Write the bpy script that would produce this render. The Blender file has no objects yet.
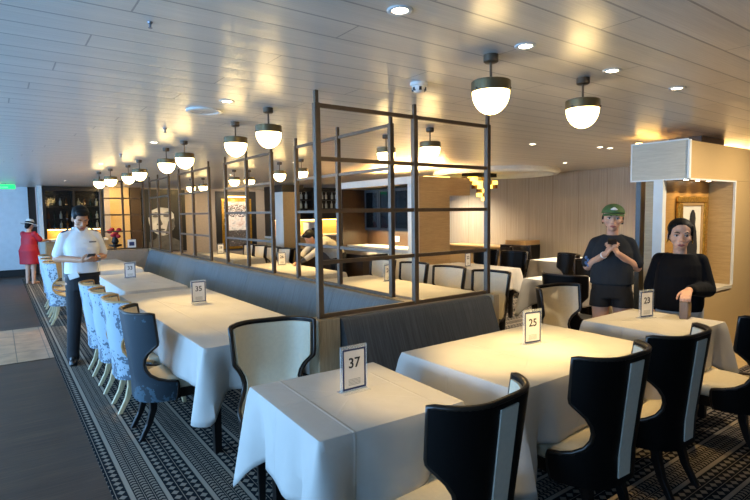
import bpy, bmesh, math, random
from mathutils import Vector, Matrix
random.seed(7)
PI = math.pi
scene = bpy.context.scene
COL = scene.collection

def lin(c):
    return c / 12.92 if c <= 0.04045 else ((c + 0.055) / 1.055) ** 2.4
def rgb(h):
    return tuple(lin(int(h[i:i + 2], 16) / 255) for i in (0, 2, 4)) + (1,)

# ------------------------------------------------------------------ objects
def link(o, parent=None):
    COL.objects.link(o)
    if parent is not None:
        o.parent = parent
    return o
def tag(o, label=None, cat=None, group=None, kind=None):
    if label: o['label'] = label
    if cat: o['category'] = cat
    if group: o['group'] = group
    if kind: o['kind'] = kind
    return o
def thing(name, label, cat, loc=(0, 0, 0), rz=0, group=None):
    o = bpy.data.objects.new(name, None)
    o.empty_display_size = .1
    o.location = loc
    o.rotation_euler = (0, 0, rz)
    link(o)
    return tag(o, label, cat, group)
def mobj(name, bm, mat, parent=None, smooth=None, bevel=0, seg=2):
    me = bpy.data.meshes.new(name)
    bmesh.ops.recalc_face_normals(bm, faces=bm.faces[:])
    bm.to_mesh(me)
    bm.free()
    me.materials.append(mat)
    o = bpy.data.objects.new(name, me)
    link(o, parent)
    if smooth is not None:
        for p in me.polygons: p.use_smooth = True
        try:
            me.set_sharp_from_angle(angle=math.radians(smooth))
        except Exception:
            pass
    if bevel:
        m = o.modifiers.new('bevel', 'BEVEL'); m.width = bevel; m.segments = seg; m.limit_method = 'ANGLE'
    return o
def tree_copy(o, parent=None):
    c = o.copy()
    link(c, parent)
    for ch in o.children:
        tree_copy(ch, c)
    return c
def struct(name, bm, mat, bevel=0, parent=None):
    o = mobj(name, bm, mat, parent, bevel=bevel)
    if parent is None: o['kind'] = 'structure'
    return o

# ------------------------------------------------------------------ mesh bits
def box(bm, x0, x1, y0, y1, z0, z1, M=None):
    vs = [bm.verts.new(Vector(p)) for p in ((x0, y0, z0), (x1, y0, z0), (x1, y1, z0), (x0, y1, z0), (x0, y0, z1), (x1, y0, z1), (x1, y1, z1), (x0, y1, z1))]
    for f in ((0, 3, 2, 1), (4, 5, 6, 7), (0, 1, 5, 4), (1, 2, 6, 5), (2, 3, 7, 6), (3, 0, 4, 7)):
        bm.faces.new([vs[i] for i in f])
    if M is not None:
        for v in vs: v.co = M @ v.co
    return bm
def B(*a, **k):
    return box(bmesh.new(), *a, **k)
def lathe(bm, prof, c=(0, 0, 0), n=24, M=None):
    rings = []
    for r, z in prof:
        if r < 1e-6:
            rings.append([bm.verts.new((c[0], c[1], c[2] + z))])
        else:
            rings.append([bm.verts.new((c[0] + r * math.cos(2 * PI * i / n), c[1] + r * math.sin(2 * PI * i / n), c[2] + z)) for i in range(n)])
    for a, b in zip(rings, rings[1:]):
        for i in range(n):
            j = (i + 1) % n
            if len(a) == 1 and len(b) == 1: continue
            if len(a) == 1: bm.faces.new((a[0], b[j], b[i]))
            elif len(b) == 1: bm.faces.new((a[i], a[j], b[0]))
            else: bm.faces.new((a[i], a[j], b[j], b[i]))
    if M is not None:
        for r in rings:
            for v in r: v.co = M @ v.co
    return bm
def loft(bm, rings, cap=True):
    """rings: lists of points, same count, closed loops"""
    R = [[bm.verts.new(p) for p in r] for r in rings]
    n = len(R[0])
    for a, b in zip(R, R[1:]):
        for i in range(n):
            j = (i + 1) % n
            bm.faces.new((a[i], a[j], b[j], b[i]))
    if cap:
        bm.faces.new(R[0][::-1]); bm.faces.new(R[-1])
    return bm
def ering(c, rx, ry, n=20, ux=(1, 0, 0), uy=(0, 1, 0), p=1.0):
    c = Vector(c); ux = Vector(ux); uy = Vector(uy); out = []
    for i in range(n):
        a = 2 * PI * i / n
        ca, sa = math.cos(a), math.sin(a)
        if p != 1.0:
            ca = math.copysign(abs(ca) ** p, ca); sa = math.copysign(abs(sa) ** p, sa)
        out.append(c + ux * rx * ca + uy * ry * sa)
    return out
def tube(bm, pts, r, n=10, closed=False, cap=True):
    pts = [Vector(p) for p in pts]
    rs = r if isinstance(r, (list, tuple)) else [r] * len(pts)
    rings = []
    up = None
    for i, p in enumerate(pts):
        if closed: d = pts[(i + 1) % len(pts)] - pts[i - 1]
        else: d = pts[min(i + 1, len(pts) - 1)] - pts[max(i - 1, 0)]
        d.normalize()
        if up is None:
            up = d.orthogonal().normalized()
        else:
            up = (up - d * up.dot(d))
            up = up.normalized() if up.length > 1e-5 else d.orthogonal().normalized()
        s = d.cross(up)
        rings.append([p + (up * math.cos(2 * PI * k / n) + s * math.sin(2 * PI * k / n)) * rs[i] for k in range(n)])
    if closed: rings.append(rings[0])
    return loft(bm, rings, cap and not closed)
def sphere(bm, c, r, u=14, v=9, M=None):
    r = (r, r, r) if not isinstance(r, (tuple, list)) else r
    mat = Matrix.Translation(Vector(c)) @ (M if M is not None else Matrix.Identity(4)) @ Matrix.Diagonal((r[0], r[1], r[2], 1))
    bmesh.ops.create_uvsphere(bm, u_segments=u, v_segments=v, radius=1, matrix=mat)
    return bm
def cone(bm, a, b, ra, rb, n=14):
    """tapered limb with round ends"""
    a = Vector(a); b = Vector(b)
    d = (b - a)
    if d.length > 1e-4:
        q = d.to_track_quat('Z', 'Y').to_matrix()
        ux, uy = q.col[0], q.col[1]
        loft(bm, [ering(a, ra, ra, n, ux, uy), ering(b, rb, rb, n, ux, uy)])
    sphere(bm, a, ra, n, 8); sphere(bm, b, rb, n, 8)
    return bm
def remesh(bm, name, mat, parent=None, voxel=.006, smooth=3):
    me = bpy.data.meshes.new('raw'); bmesh.ops.recalc_face_normals(bm, faces=bm.faces[:]); bm.to_mesh(me); bm.free()
    t = bpy.data.objects.new('raw', me); COL.objects.link(t)
    m = t.modifiers.new('r', 'REMESH'); m.mode = 'VOXEL'; m.voxel_size = voxel; m.adaptivity = 0
    if smooth:
        s = t.modifiers.new('s', 'SMOOTH'); s.iterations = smooth; s.factor = .5
    dg = bpy.context.evaluated_depsgraph_get()
    new = bpy.data.meshes.new_from_object(t.evaluated_get(dg))
    bpy.data.objects.remove(t); bpy.data.meshes.remove(me)
    new.name = name
    new.materials.clear(); new.materials.append(mat)
    for p in new.polygons: p.use_smooth = True
    o = bpy.data.objects.new(name, new)
    return link(o, parent)

# ------------------------------------------------------------------ materials
class N:
    """small node-expression helper"""
    def __init__(s, nt, sock): s.nt, s.k = nt, sock
    def _m(s, op, *o, clamp=False):
        n = s.nt.nodes.new('ShaderNodeMath'); n.operation = op; n.use_clamp = clamp
        for i, v in enumerate((s,) + o):
            if isinstance(v, N): s.nt.links.new(v.k, n.inputs[i])
            else: n.inputs[i].default_value = v
        return N(s.nt, n.outputs[0])
    def __add__(s, o): return s._m('ADD', o)
    def __sub__(s, o): return s._m('SUBTRACT', o)
    def __mul__(s, o): return s._m('MULTIPLY', o)
    def __truediv__(s, o): return s._m('DIVIDE', o)
    def __lt__(s, o): return s._m('LESS_THAN', o)
    def __gt__(s, o): return s._m('GREATER_THAN', o)
    def frac(s): return s._m('FRACT')
    def abs(s): return s._m('ABSOLUTE')
    def floor(s): return s._m('FLOOR')
    def max(s, o): return s._m('MAXIMUM', o)
    def sin(s): return s._m('SINE')
def between(a, lo, hi): return (a > lo) * (a < hi)

def newmat(name):
    m = bpy.data.materials.new(name); m.use_nodes = True
    nt = m.node_tree
    bs = nt.nodes['Principled BSDF']
    return m, nt, bs
def coords(nt, kind='Object'):
    tc = nt.nodes.new('ShaderNodeTexCoord')
    sp = nt.nodes.new('ShaderNodeSeparateXYZ')
    nt.links.new(tc.outputs[kind], sp.inputs[0])
    return tc.outputs[kind], N(nt, sp.outputs[0]), N(nt, sp.outputs[1]), N(nt, sp.outputs[2])
def noise(nt, vec, scale, detail=3, stretch=(1, 1, 1), rough=.5):
    mp = nt.nodes.new('ShaderNodeMapping'); mp.inputs['Scale'].default_value = stretch
    nt.links.new(vec, mp.inputs[0])
    n = nt.nodes.new('ShaderNodeTexNoise'); n.inputs['Scale'].default_value = scale; n.inputs['Detail'].default_value = detail
    n.inputs['Roughness'].default_value = rough
    nt.links.new(mp.outputs[0], n.inputs['Vector'])
    return N(nt, n.outputs['Fac'])
def mix(nt, fac, a, b):
    m = nt.nodes.new('ShaderNodeMix'); m.data_type = 'RGBA'
    for s, v in ((0, fac), (6, a), (7, b)):
        if isinstance(v, N): nt.links.new(v.k, m.inputs[s])
        else: m.inputs[s].default_value = v
    return N(nt, m.outputs[2])
def ramp(nt, fac, stops):
    r = nt.nodes.new('ShaderNodeValToRGB')
    while len(r.color_ramp.elements) < len(stops): r.color_ramp.elements.new(.5)
    for e, (p, c) in zip(r.color_ramp.elements, stops): e.position = p; e.color = c
    nt.links.new(fac.k, r.inputs[0])
    return N(nt, r.outputs[0])
def bump(nt, bs, h, strength=.3, dist=.01):
    b = nt.nodes.new('ShaderNodeBump'); b.inputs['Strength'].default_value = strength; b.inputs['Distance'].default_value = dist
    nt.links.new(h.k, b.inputs['Height']); nt.links.new(b.outputs[0], bs.inputs['Normal'])
def setc(nt, bs, c):
    if isinstance(c, N): nt.links.new(c.k, bs.inputs['Base Color'])
    else: bs.inputs['Base Color'].default_value = c
def plain(name, h, rough=.5, metal=0, var=.0, scale=8, stretch=(1, 1, 1), bmp=0, bdist=.004, spec=None, coat=0):
    m, nt, bs = newmat(name)
    c = rgb(h)
    v, x, y, z = coords(nt)
    n = noise(nt, v, scale, 4, stretch)
    k = max(var, .04)
    a = tuple(max(0, q * (1 - k)) for q in c[:3]) + (1,); b = tuple(min(1, q * (1 + k)) for q in c[:3]) + (1,)
    setc(nt, bs, ramp(nt, n, [(.3, a), (.7, b)]))
    bs.inputs['Roughness'].default_value = rough; bs.inputs['Metallic'].default_value = metal
    if spec is not None: bs.inputs['Specular IOR Level'].default_value = spec
    if coat: bs.inputs['Coat Weight'].default_value = coat; bs.inputs['Coat Roughness'].default_value = .1
    if bmp: bump(nt, bs, n, bmp, bdist)
    return m
def emit(name, h, strength, base='ffffff'):
    m, nt, bs = newmat(name)
    bs.inputs['Base Color'].default_value = rgb(base)
    bs.inputs['Emission Color'].default_value = rgb(h); bs.inputs['Emission Strength'].default_value = strength
    v, x, y, z = coords(nt)
    bs.inputs['Roughness'].default_value = .4
    return m
def glassy(name, h='e8eef0', alpha=.12, rough=.05):
    m, nt, bs = newmat(name)
    bs.inputs['Base Color'].default_value = rgb(h); bs.inputs['Roughness'].default_value = rough
    bs.inputs['Alpha'].default_value = alpha; bs.inputs['Specular IOR Level'].default_value = .6
    return m
def wood(name, dark, light, axis=0, rough=.45, scale=6, seam=None, seam_axis=0, bmp=.1):
    """grain runs along the given axis; optional seams every `seam` metres"""
    m, nt, bs = newmat(name)
    v, x, y, z = coords(nt)
    st = [14, 14, 14]; st[axis] = .7
    n = noise(nt, v, scale, 5, st, .6)
    n2 = noise(nt, v, scale * 4, 3, st)
    c = ramp(nt, n * .7 + n2 * .3, [(.32, rgb(dark)), (.68, rgb(light))])
    if seam:
        co = (x, y, z)[seam_axis]
        s = ((co / seam).frac() - .5).abs() > .488
        c = mix(nt, s * .55, c, rgb('241c14'))
    setc(nt, bs, c); bs.inputs['Roughness'].default_value = rough
    bump(nt, bs, n2, bmp, .003)
    return m

def mat_ceiling():
    m, nt, bs = newmat('ceiling_planks')
    v, x, y, z = coords(nt)
    p = (y / .188).frac()
    row = (y / .188).floor()
    seam = (p < .055)
    jx = ((x + row * .83) / 2.4).frac() < .003
    sm = seam.max(jx)
    br = noise(nt, v, 5, 4, (.5, 24, 1), .6)
    tone = noise(nt, v, 1.3, 1, (.2, 5.3, 1))
    c = ramp(nt, br * .6 + tone * .4, [(.35, rgb('c4beb4')), (.65, rgb('d8d2c7'))])
    c = mix(nt, sm * .55, c, rgb('4c4a48'))
    setc(nt, bs, c)
    bs.inputs['Metallic'].default_value = .12
    bs.inputs['Roughness'].default_value = .33
    bs.inputs['Specular IOR Level'].default_value = .65
    wav = ((p - .5).abs() * -2.0) + 1.0
    h = br * .25 + (p * PI).sin() * .35
    bump(nt, bs, h - sm * .3, .33, .012)
    return m
def mat_carpet(name, along):
    m, nt, bs = newmat(name)
    v, x, y, z = coords(nt)
    u, w = (x, y) if along == 'y' else (y, x)
    p = ((u - .53) / .376).frac()
    stripe = (p < .06).max(between(p, .45, .505))
    q1 = ((p - .06) / .13).frac()
    dz = (((w / .034) + (q1 - .5).abs() * .9).frac() < .55) * between(q1, .12, .80)
    thin1 = q1 > .92
    rA = between(p, .06, .45) * (dz * .75).max(thin1 * .8)
    q2 = ((p - .505) / .165).frac()
    rh = ((q2 - .46).abs() * 1.1 + ((w / .062).frac() - .5).abs() < .40)
    thin2 = q2 > .935
    rB = (p > .505) * (rh * .8).max(thin2 * .8)
    k = stripe.max(rA).max(rB)
    n = noise(nt, v, 260, 2)
    c = mix(nt, k, rgb('14171c'), rgb('a69a8a'))
    c = mix(nt, n * .45, c, rgb('1d1d20'))
    setc(nt, bs, c); bs.inputs['Roughness'].default_value = .95; bs.inputs['Specular IOR Level'].default_value = .1
    bump(nt, bs, n, .5, .004)
    return m
def mat_floor():
    m, nt, bs = newmat('dark_plank_floor')
    v, x, y, z = coords(nt)
    n = noise(nt, v, 5, 6, (.6, 15, 1), .65)
    n2 = noise(nt, v, 1.0, 1, (.3, 5.5, 1))
    c = ramp(nt, n * .75 + n2 * .25, [(.3, rgb('2e1e13')), (.5, rgb('463223')), (.72, rgb('61482f'))])
    s = (y / .18).frac() < .015
    c = mix(nt, s * .6, c, rgb('1a1512'))
    setc(nt, bs, c); bs.inputs['Roughness'].default_value = .5; bs.inputs['Specular IOR Level'].default_value = .3
    bump(nt, bs, n, .15, .003)
    return m
def mat_tiles():
    m, nt, bs = newmat('beige_floor_tiles')
    v, x, y, z = coords(nt)
    gx = ((x + .2) / .30).frac() < .03; gy = ((y - 6.81) / .515).frac() < .025
    n = noise(nt, v, 6, 4)
    c = ramp(nt, n, [(.3, rgb('9a7757')), (.7, rgb('bb926d'))])
    setc(nt, bs, mix(nt, gx.max(gy) * .8, c, rgb('3a302a'))); bs.inputs['Roughness'].default_value = .4
    return m
def mat_panelwall():
    m, nt, bs = newmat('striped_wall_panel')
    v, x, y, z = coords(nt)
    n = noise(nt, v, 9, 4, (4, 9, .12), .6)
    c = ramp(nt, n, [(.3, rgb('9a9184')), (.7, rgb('b9b1a2'))])
    s = (y / .62).frac() < .02
    s2 = (y / .155).frac() < .05
    c = mix(nt, s * .6, c, rgb('5b4c3c'))
    c = mix(nt, s2 * .18, c, rgb('e0d4c0'))
    setc(nt, bs, c); bs.inputs['Roughness'].default_value = .5
    return m
def mat_cloth():
    m, nt, bs = newmat('white_table_linen')
    v, x, y, z = coords(nt)
    n = noise(nt, v, 3.5, 4); n2 = noise(nt, v, 420, 1)
    setc(nt, bs, ramp(nt, n, [(.3, rgb('bcb8b1')), (.7, rgb('c7c3bc'))]))
    bs.inputs['Roughness'].default_value = .75
    bs.inputs['Specular IOR Level'].default_value = .25
    def ridge(c, at, w=.009):
        return (((c - at).abs() * (-1 / w)) + 1.0).max(0.0)
    cr = ridge(x, -.21).max(ridge(y, .03)).max(ridge(x, .24) * .7)
    bump(nt, bs, n * 1.0 + n2 * .04 + cr * .55, .4, .012)
    return m
def mat_channel(name, dark, light, ax, ribs=.012):
    """upholstery with a vertical rib weave"""
    m, nt, bs = newmat(name)
    v, x, y, z = coords(nt)
    st = [1, 1, 1]; st[ax] = 30; st[2] = .8
    n = noise(nt, v, 4, 4, st, .65)
    f = noise(nt, v, 300, 1)
    c = ramp(nt, n * .85 + f * .15, [(.3, rgb(dark)), (.7, rgb(light))])
    setc(nt, bs, c); bs.inputs['Roughness'].default_value = .62; bs.inputs['Sheen Weight'].default_value = .15
    bump(nt, bs, n, .3, .004)
    return m
def mat_print(name, base, ink, scale=5, amount=.5, low=True):
    """printed fabric with brush-like ink marks"""
    m, nt, bs = newmat(name)
    v, x, y, z = coords(nt)
    n = noise(nt, v, scale, 6, (1, 1, .7), .7)
    n2 = noise(nt, v, scale * 7, 4)
    n3 = noise(nt, v, scale * .45, 2)
    k = ((n * .7 + n2 * .3) > amount) * (n3 > .46)
    if low:
        k = k.max((z < .52) * ((n2 * .7 + n * .3) > .49) * (((z + x.abs() * .6) * 70).sin() > -.3))
    setc(nt, bs, mix(nt, k * .8, rgb(base), rgb(ink))); bs.inputs['Roughness'].default_value = .55
    return m

M = {}
M['ceiling'] = mat_ceiling()
M['floor'] = mat_floor(); M['tiles'] = mat_tiles()
M['carpet_y'] = mat_carpet('patterned_carpet', 'y'); M['carpet_x'] = mat_carpet('patterned_carpet_cross', 'x')
M['panelwall'] = mat_panelwall()
M['cloth'] = mat_cloth()
M['black_leather'] = plain('black_leather', '0b0a0a', .42, bmp=.15, scale=60, spec=.15)
M['black_wood'] = plain('black_lacquer_wood', '120f0e', .35, var=.2, spec=.3)
M['rim'] = plain('dark_bronze_rim', '2a211a', .28, .3)
M['cream'] = plain('cream_leather', 'd6c9ae', .5, bmp=.08, scale=50)
M['cream_light'] = plain('pale_cream_leather', 'dcd6c6', .48, bmp=.08, scale=50)
M['print_dark'] = mat_print('dark_blue_print_fabric', '1b2831', '3f5866', 4, .55, False)
M['print_light'] = mat_print('pale_blue_print_fabric', '9fb2bf', '2c3d50', 6, .50, True)
M['tan_trim'] = plain('tan_wood_trim', 'a98758', .4)
M['pale_leg'] = wood('pale_ash_leg', 'b09a72', 'd8c8a0', 2, .4)
M['banq_blue'] = mat_channel('blue_grey_upholstery', '434e53', '667379', 1)
M['banq_grey'] = mat_channel('charcoal_ribbed_upholstery', '2a2c2e', '53575a', 0)
M['wood_end'] = wood('beige_oak_veneer', 'a08c6c', 'bda988', 2, .45)
M['wood_h'] = wood('light_oak_panel', 'a3855a', 'bd9f72', 0, .42)
M['wood_pale'] = wood('pale_washed_veneer', 'b3a892', 'c8bea8', 1, .42)
M['wood_gold'] = wood('golden_oak_panel', '97703a', 'b58a4c', 0, .4)
M['wood_side'] = wood('honey_oak_panel', 'b0925f', 'ccae7c', 1, .4)
M['wood_dark'] = wood('dark_walnut', '2a1d12', '3e2c1c', 2, .4)
M['taupe'] = plain('taupe_wall_covering', '96887a', .6, var=.06, scale=20)
M['white_trim'] = plain('white_metal_trim', 'd9dbd6', .35)
M['blue_white'] = plain('white_gloss_wall', 'd8dee2', .3)
M['bronze'] = plain('dark_bronze_metal', '5c4a38', .40, .25, var=.12, scale=20)
M['bronze_band'] = plain('brushed_bronze_band', '6d6046', .32, .75, var=.1)
M['globe'] = emit('lit_opal_glass', 'ffd98c', 11.0)
M['lens'] = emit('lit_lamp_lens', 'ffe9c0', 14.0)
M['cove'] = emit('warm_cove_strip', 'ffc562', 9.0)
M['cube_lit'] = emit('lit_yellow_cube', 'ffd24a', 2.2)
M['exit'] = emit('lit_green_sign', '16d65a', 1.6, '0a6b2c')
M['white_plastic'] = plain('white_plastic', 'd8d8d4', .4)
M['grey_metal'] = plain('grey_metal', '84848a', .35, .7)
M['acrylic'] = glassy('clear_acrylic', 'e4ecee', .28)
M['glass'] = glassy('cabinet_glass', '0e1214', .3)
M['card'] = plain('white_card', 'e6e4e0', .6)
M['navy'] = plain('navy_print', '28345e', .6)
M['ink'] = plain('black_ink', '15171c', .6)
def mat_lines():
    m, nt, bs = newmat('grey_print_lines')
    v, x, y, z = coords(nt)
    setc(nt, bs, mix(nt, (((z / .0066).frac() < .45) * (x.abs() < .034)), rgb('e6e4e0'), rgb('9a9a98'))); bs.inputs['Roughness'].default_value = .6
    return m
M['printlines'] = mat_lines()
M['greyink'] = plain('grey_ink', '9a9a98', .7)
M['black'] = plain('matt_black', '0d0d0e', .5)
M['screen'] = plain('dark_phone_glass', '16181d', .15)
M['dark_cab'] = plain('black_stained_cabinet', '1a1512', .35, var=.15)
M['bluegrey_cab'] = plain('blue_black_cabinet', '20282f', .3)
M['skin'] = plain('light_skin', 'cf9f83', .5, var=.06, scale=14)
M['skin_man'] = plain('tan_skin', 'b88464', .5, var=.06, scale=14)
M['hair'] = plain('black_hair', '0d0b0a', .6, var=.3, scale=60, stretch=(1, 1, .1), spec=.2)
M['shirt'] = plain('white_uniform_cotton', 'dfe1e2', .7, var=.05, scale=7, bmp=.3, bdist=.02)
M['trousers'] = plain('black_trousers', '121318', .75, bmp=.3, scale=8, bdist=.02)
M['shoe'] = plain('black_shoe_leather', '0e0d0d', .3)
M['tee'] = plain('washed_charcoal_cotton', '2b2e32', .8, spec=.15, var=.12, scale=7, bmp=.35, bdist=.02)
M['shorts'] = plain('black_shorts_cotton', '0e0e11', .8)
M['velvet'] = plain('navy_black_velvet', '06070c', .75, spec=.1, bmp=.4, scale=7, bdist=.025)
M['velvet'].node_tree.nodes['Principled BSDF'].inputs['Sheen Weight'].default_value = .03
M['pale_trousers'] = plain('pale_grey_trousers', 'b9bab8', .75)
M['green_cap'] = plain('olive_green_cap', '4f6b3a', .75, var=.1, scale=30)
M['red'] = plain('red_dress_fabric', 'a51428', .65, bmp=.2, bdist=.02)
M['straw'] = plain('white_straw_hat', 'e4e2da', .7)
M['stone_jacket'] = plain('stone_grey_jacket', 'a39c8e', .7, bmp=.3, bdist=.02)
M['eye_white'] = plain('eye_white', 'd8d2cc', .3)
M['eye_dark'] = plain('dark_iris', '1a1210', .3)
M['lip'] = plain('lip_skin', '9c4f4a', .45)
M['gold_frame'] = plain('carved_gold_frame', 'b98b35', .32, .75, var=.35, scale=40, bmp=.8, bdist=.01)
M['marble'] = plain('white_marble_counter', 'e3ddcf', .3, var=.05)
M['brown_box'] = wood('brown_wooden_block', '5a4632', '7a6248', 2, .4)

# ================================================================== SETTING
CH = 2.40
struct('floor', B(-3, 9.9, -2.6, 17.2, -.12, 0), M['floor'])
bm = B(.45, 2.05, -2.5, 16, 0, .008); struct('floor_carpet', bm, M['carpet_y'])
bm = B(2.05, 9.75, -2.5, 16, 0, .008); struct('floor_carpet', bm, M['carpet_x'])
struct('floor_tiles', B(-2.9, .449, 6.81, 8.87, 0, .006), M['tiles'])
struct('ceiling', B(-3, 9.9, -2.6, 17.2, CH, CH + .12), M['ceiling'])
struct('wall_right', B(9.75, 9.9, -2.6, 17.2, 0, CH), M['panelwall'])
struct('wall_front', B(-3, 9.9, -2.7, -2.6, 0, CH), M['taupe'])
struct('wall_back', B(.9, 9.75, 16.4, 16.6, 0, CH), M['taupe'])
struct('wall_back_left', B(-3, .72, 16.9, 17.1, 0, CH), M['blue_white'])
struct('baseboard_back_left', B(-2.95, .70, 16.86, 16.9, 0, .18), M['black'])
struct('door_1', B(.72, .9, 17.0, 17.1, 0, CH), M['wood_dark'])
struct('trim_1', B(.90, .99, 16.0, 16.4, 0, CH), M['white_trim'])
struct('trim_2', B(2.42, 2.56, 15.95, 16.4, 0, CH), M['taupe'])
struct('trim_3', B(2.58, 3.12, 16.3, 16.4, 0, CH), M['wood_side'])
struct('trim_4', B(3.15, 3.42, 16.25, 16.4, 0, CH), M['wood_dark'])
# window wall on the ship's side, with panes and the daylight that falls through them
ys = [-2.6, -1.9, .3, 1.0, 3.2, 3.9, 6.1, 6.8, 9.0, 9.7, 11.9, 12.6, 14.8, 17.2]
bm = bmesh.new()
box(bm, -3.15, -3, -2.6, 17.2, 0, .45); box(bm, -3.15, -3, -2.6, 17.2, 2.15, CH)
for i in range(0, len(ys), 2): box(bm, -3.15, -3, ys[i], ys[i + 1], .45, 2.15)
struct('wall_left', bm, M['white_trim'])
k = 0
for i in range(1, len(ys) - 1, 2):
    k += 1
    a, b = ys[i], ys[i + 1]
    bm = bmesh.new()
    box(bm, -3.08, -3.02, a, b, .45, .51); box(bm, -3.08, -3.02, a, b, 2.09, 2.15)
    box(bm, -3.08, -3.02, a, a + .06, .51, 2.09); box(bm, -3.08, -3.02, b - .06, b, .51, 2.09)
    w = struct('window_%d' % k, bm, M['white_trim'])
    g = mobj('window_pane', B(-3.07, -3.06, a + .06, b - .06, .51, 2.09), M['glass'], w)
    l = bpy.data.lights.new('daylight', 'AREA'); l.shape = 'RECTANGLE'; l.size = 1.55; l.size_y = b - a - .15
    l.energy = 100 if a > .5 else 34; l.color = (.28, .57, 1.0)
    o = bpy.data.objects.new('daylight', l); link(o); o.location = (-2.99, (a + b) / 2, 1.3)
    o.rotation_euler = (0, -PI / 2 - math.radians(14), 0)   # sea glare comes in slightly upward

# ------------------------------------------------------------------ block with the lit picture niche (right)
bm = bmesh.new()
box(bm, 5.9, 9.74, 2.69, 2.93, 0, 1.90)            # wall behind the niche
box(bm, 6.78, 9.74, 2.375, 2.69, 0, 1.90)
box(bm, 5.62, 6.78, 2.375, 2.69, 0, .68)            # under the sill
struct('wall_niche', bm, M['wood_side'])
struct('trim_5', B(5.60, 6.78, 2.356, 2.69, .68, .72), M['wood_pale'], .004)
struct('wall_niche_back', B(5.66, 6.75, 2.62, 2.688, .72, 1.90), M['wood_gold'])
bm = B(5.615, 9.74, 2.371, 2.93, 1.902, 2.28); struct('wall_niche_header', bm, M['wood_side'])
bm = B(5.60, 5.614, 2.371, 2.93, 1.902, 2.28); struct('wall_niche_fascia', bm, M['wood_pale'])
bm = bmesh.new()
box(bm, 5.595, 5.63, 2.35, 2.37, 1.90, 2.285); box(bm, 5.595, 5.61, 2.371, 2.93, 2.28, 2.295); box(bm, 5.595, 5.61, 2.371, 2.93, 1.888, 1.902)
box(bm, 5.595, 5.61, 2.93, 2.945, 1.888, 2.295)
box(bm, 5.63, 6.79, 2.352, 2.374, 1.886, 1.902); box(bm, 6.765, 6.79, 2.352, 2.374, .72, 1.886)
struct('trim_6', bm, M['white_trim'])
struct('trim_7', B(5.585, 5.66, 2.595, 2.69, .72, 1.90), M['white_trim'])
struct('trim_8', B(6.35, 6.95, 2.55, 2.90, 2.282, CH - .002), M['wood_dark'])
bm = B(6.9, 9.6, 3.02, 3.06, 2.30, 2.33); struct('trim_9', bm, M['cove'])
bm = B(5.8, 6.25, 2.96, 3.0, 2.30, 2.33); struct('trim_10', bm, M['cove'])
bm = bmesh.new(); box(bm, 5.2, 9.74, 1.95, 2.37, .0, .012)
struct('floor_strip', bm, M['wood_side'])
bm = bmesh.new(); box(bm, 6.53, 6.66, 3.3, 3.36, 0, 2.1); box(bm, 7.2, 7.3, 3.3, 3.36, 0, 2.1); box(bm, 6.66, 7.2, 3.3, 3.36, 2.02, 2.1)
w = struct('window_8', bm, M['bluegrey_cab'])
mobj('window_pane', B(6.66, 7.2, 3.32, 3.34, .8, 2.02), M['blue_white'], w)
mobj('window_panel', B(6.66, 7.2, 3.31, 3.35, 0, .8), M['wood_h'], w)

# framed picture in the niche
pic = thing('framed_picture', 'gold framed picture of a dark figure hanging in the lit oak niche', 'picture', (6.28, 2.615, 1.36))
bm = bmesh.new()
for a in (((-.36, .36, -.045, 0, .30, .37)), ((-.36, .36, -.045, 0, -.60, -.53)), ((-.36, -.27, -.045, 0, -.53, .30)), ((.27, .36, -.045, 0, -.53, .30))): box(bm, *a)
mobj('frame', bm, M['gold_frame'], pic, bevel=.012)
bm = bmesh.new()
for a in (((-.27, .27, -.03, 0, .265, .30)), ((-.27, .27, -.03, 0, -.53, -.495)), ((-.27, -.235, -.03, 0, -.495, .265)), ((.235, .27, -.03, 0, -.495, .265))): box(bm, *a)
mobj('inner_moulding', bm, M['tan_trim'], pic, bevel=.005)
mobj('mount', B(-.235, .235, -.014, 0, -.495, .265), M['cream_light'], pic)
bm = bmesh.new()
loft(bm, [ering((.02, -.02, z), rx, .004, 14) for z, rx in ((-.40, .12), (-.2, .13), (-.02, .10), (.06, .06), (.12, .075), (.18, .06), (.22, .02))])
mobj('painted_figure', bm, M['ink'], pic)

# ------------------------------------------------------------------ bar block in the middle
X0, X1, Y0, Y1 = 5.5, 6.20, 6.35, 8.75
bm = bmesh.new()
box(bm, 6.12, X1, Y0 + .021, Y1, 0, 2.055); box(bm, X0 + .02, 6.12, Y0 + .02, Y0 + .25, 0, 2.05); box(bm, X0 + .02, 6.12, Y1 - .1, Y1, 0, 2.05)
struct('wall_bar', bm, M['wood_dark'])
struct('wall_bar_end', B(X0 + .02, X1, Y0, Y0 + .02, 0, 2.17), M['wood_h'])
struct('wall_bar_header', box(B(X0 + .02, 6.20, Y0 + .021, Y1, 2.06, 2.17), 6.201, 6.69, Y0, Y1, 1.87, 2.17), M['wood_h'])
bm = bmesh.new()
box(bm, X0, X0 + .02, Y0, Y0 + .27, 0, 2.06); box(bm, X0, X0 + .02, Y1 - .08, Y1, 0, 2.06); box(bm, X0, X0 + .02, Y0, Y1, 2.06, 2.18)
struct('trim_11', bm, M['white_trim'], .003)
bm = B(5.9, 6.5, Y0 + .3, Y1 - .3, 2.18, 2.2); struct('trim_12', bm, M['cove'])
cab = thing('wall_cabinet', 'blue-black glass-fronted wall cabinet in the bar recess', 'cabinet', (6.0, 7.4, 1.25))
bm = bmesh.new(); box(bm, .07, .11, -.85, 1.0, 0, .78); box(bm, -.1, .07, -.85, 1.0, 0, .03); box(bm, -.1, .07, -.85, 1.0, .75, .78); box(bm, -.1, .07, -.85, -.82, .03, .75); box(bm, -.1, .07, .97, 1.0, .03, .75)
mobj('body', bm, M['bluegrey_cab'], cab)
mobj('shelf', B(-.08, .07, -.82, .97, .37, .39), M['bluegrey_cab'], cab)
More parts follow.
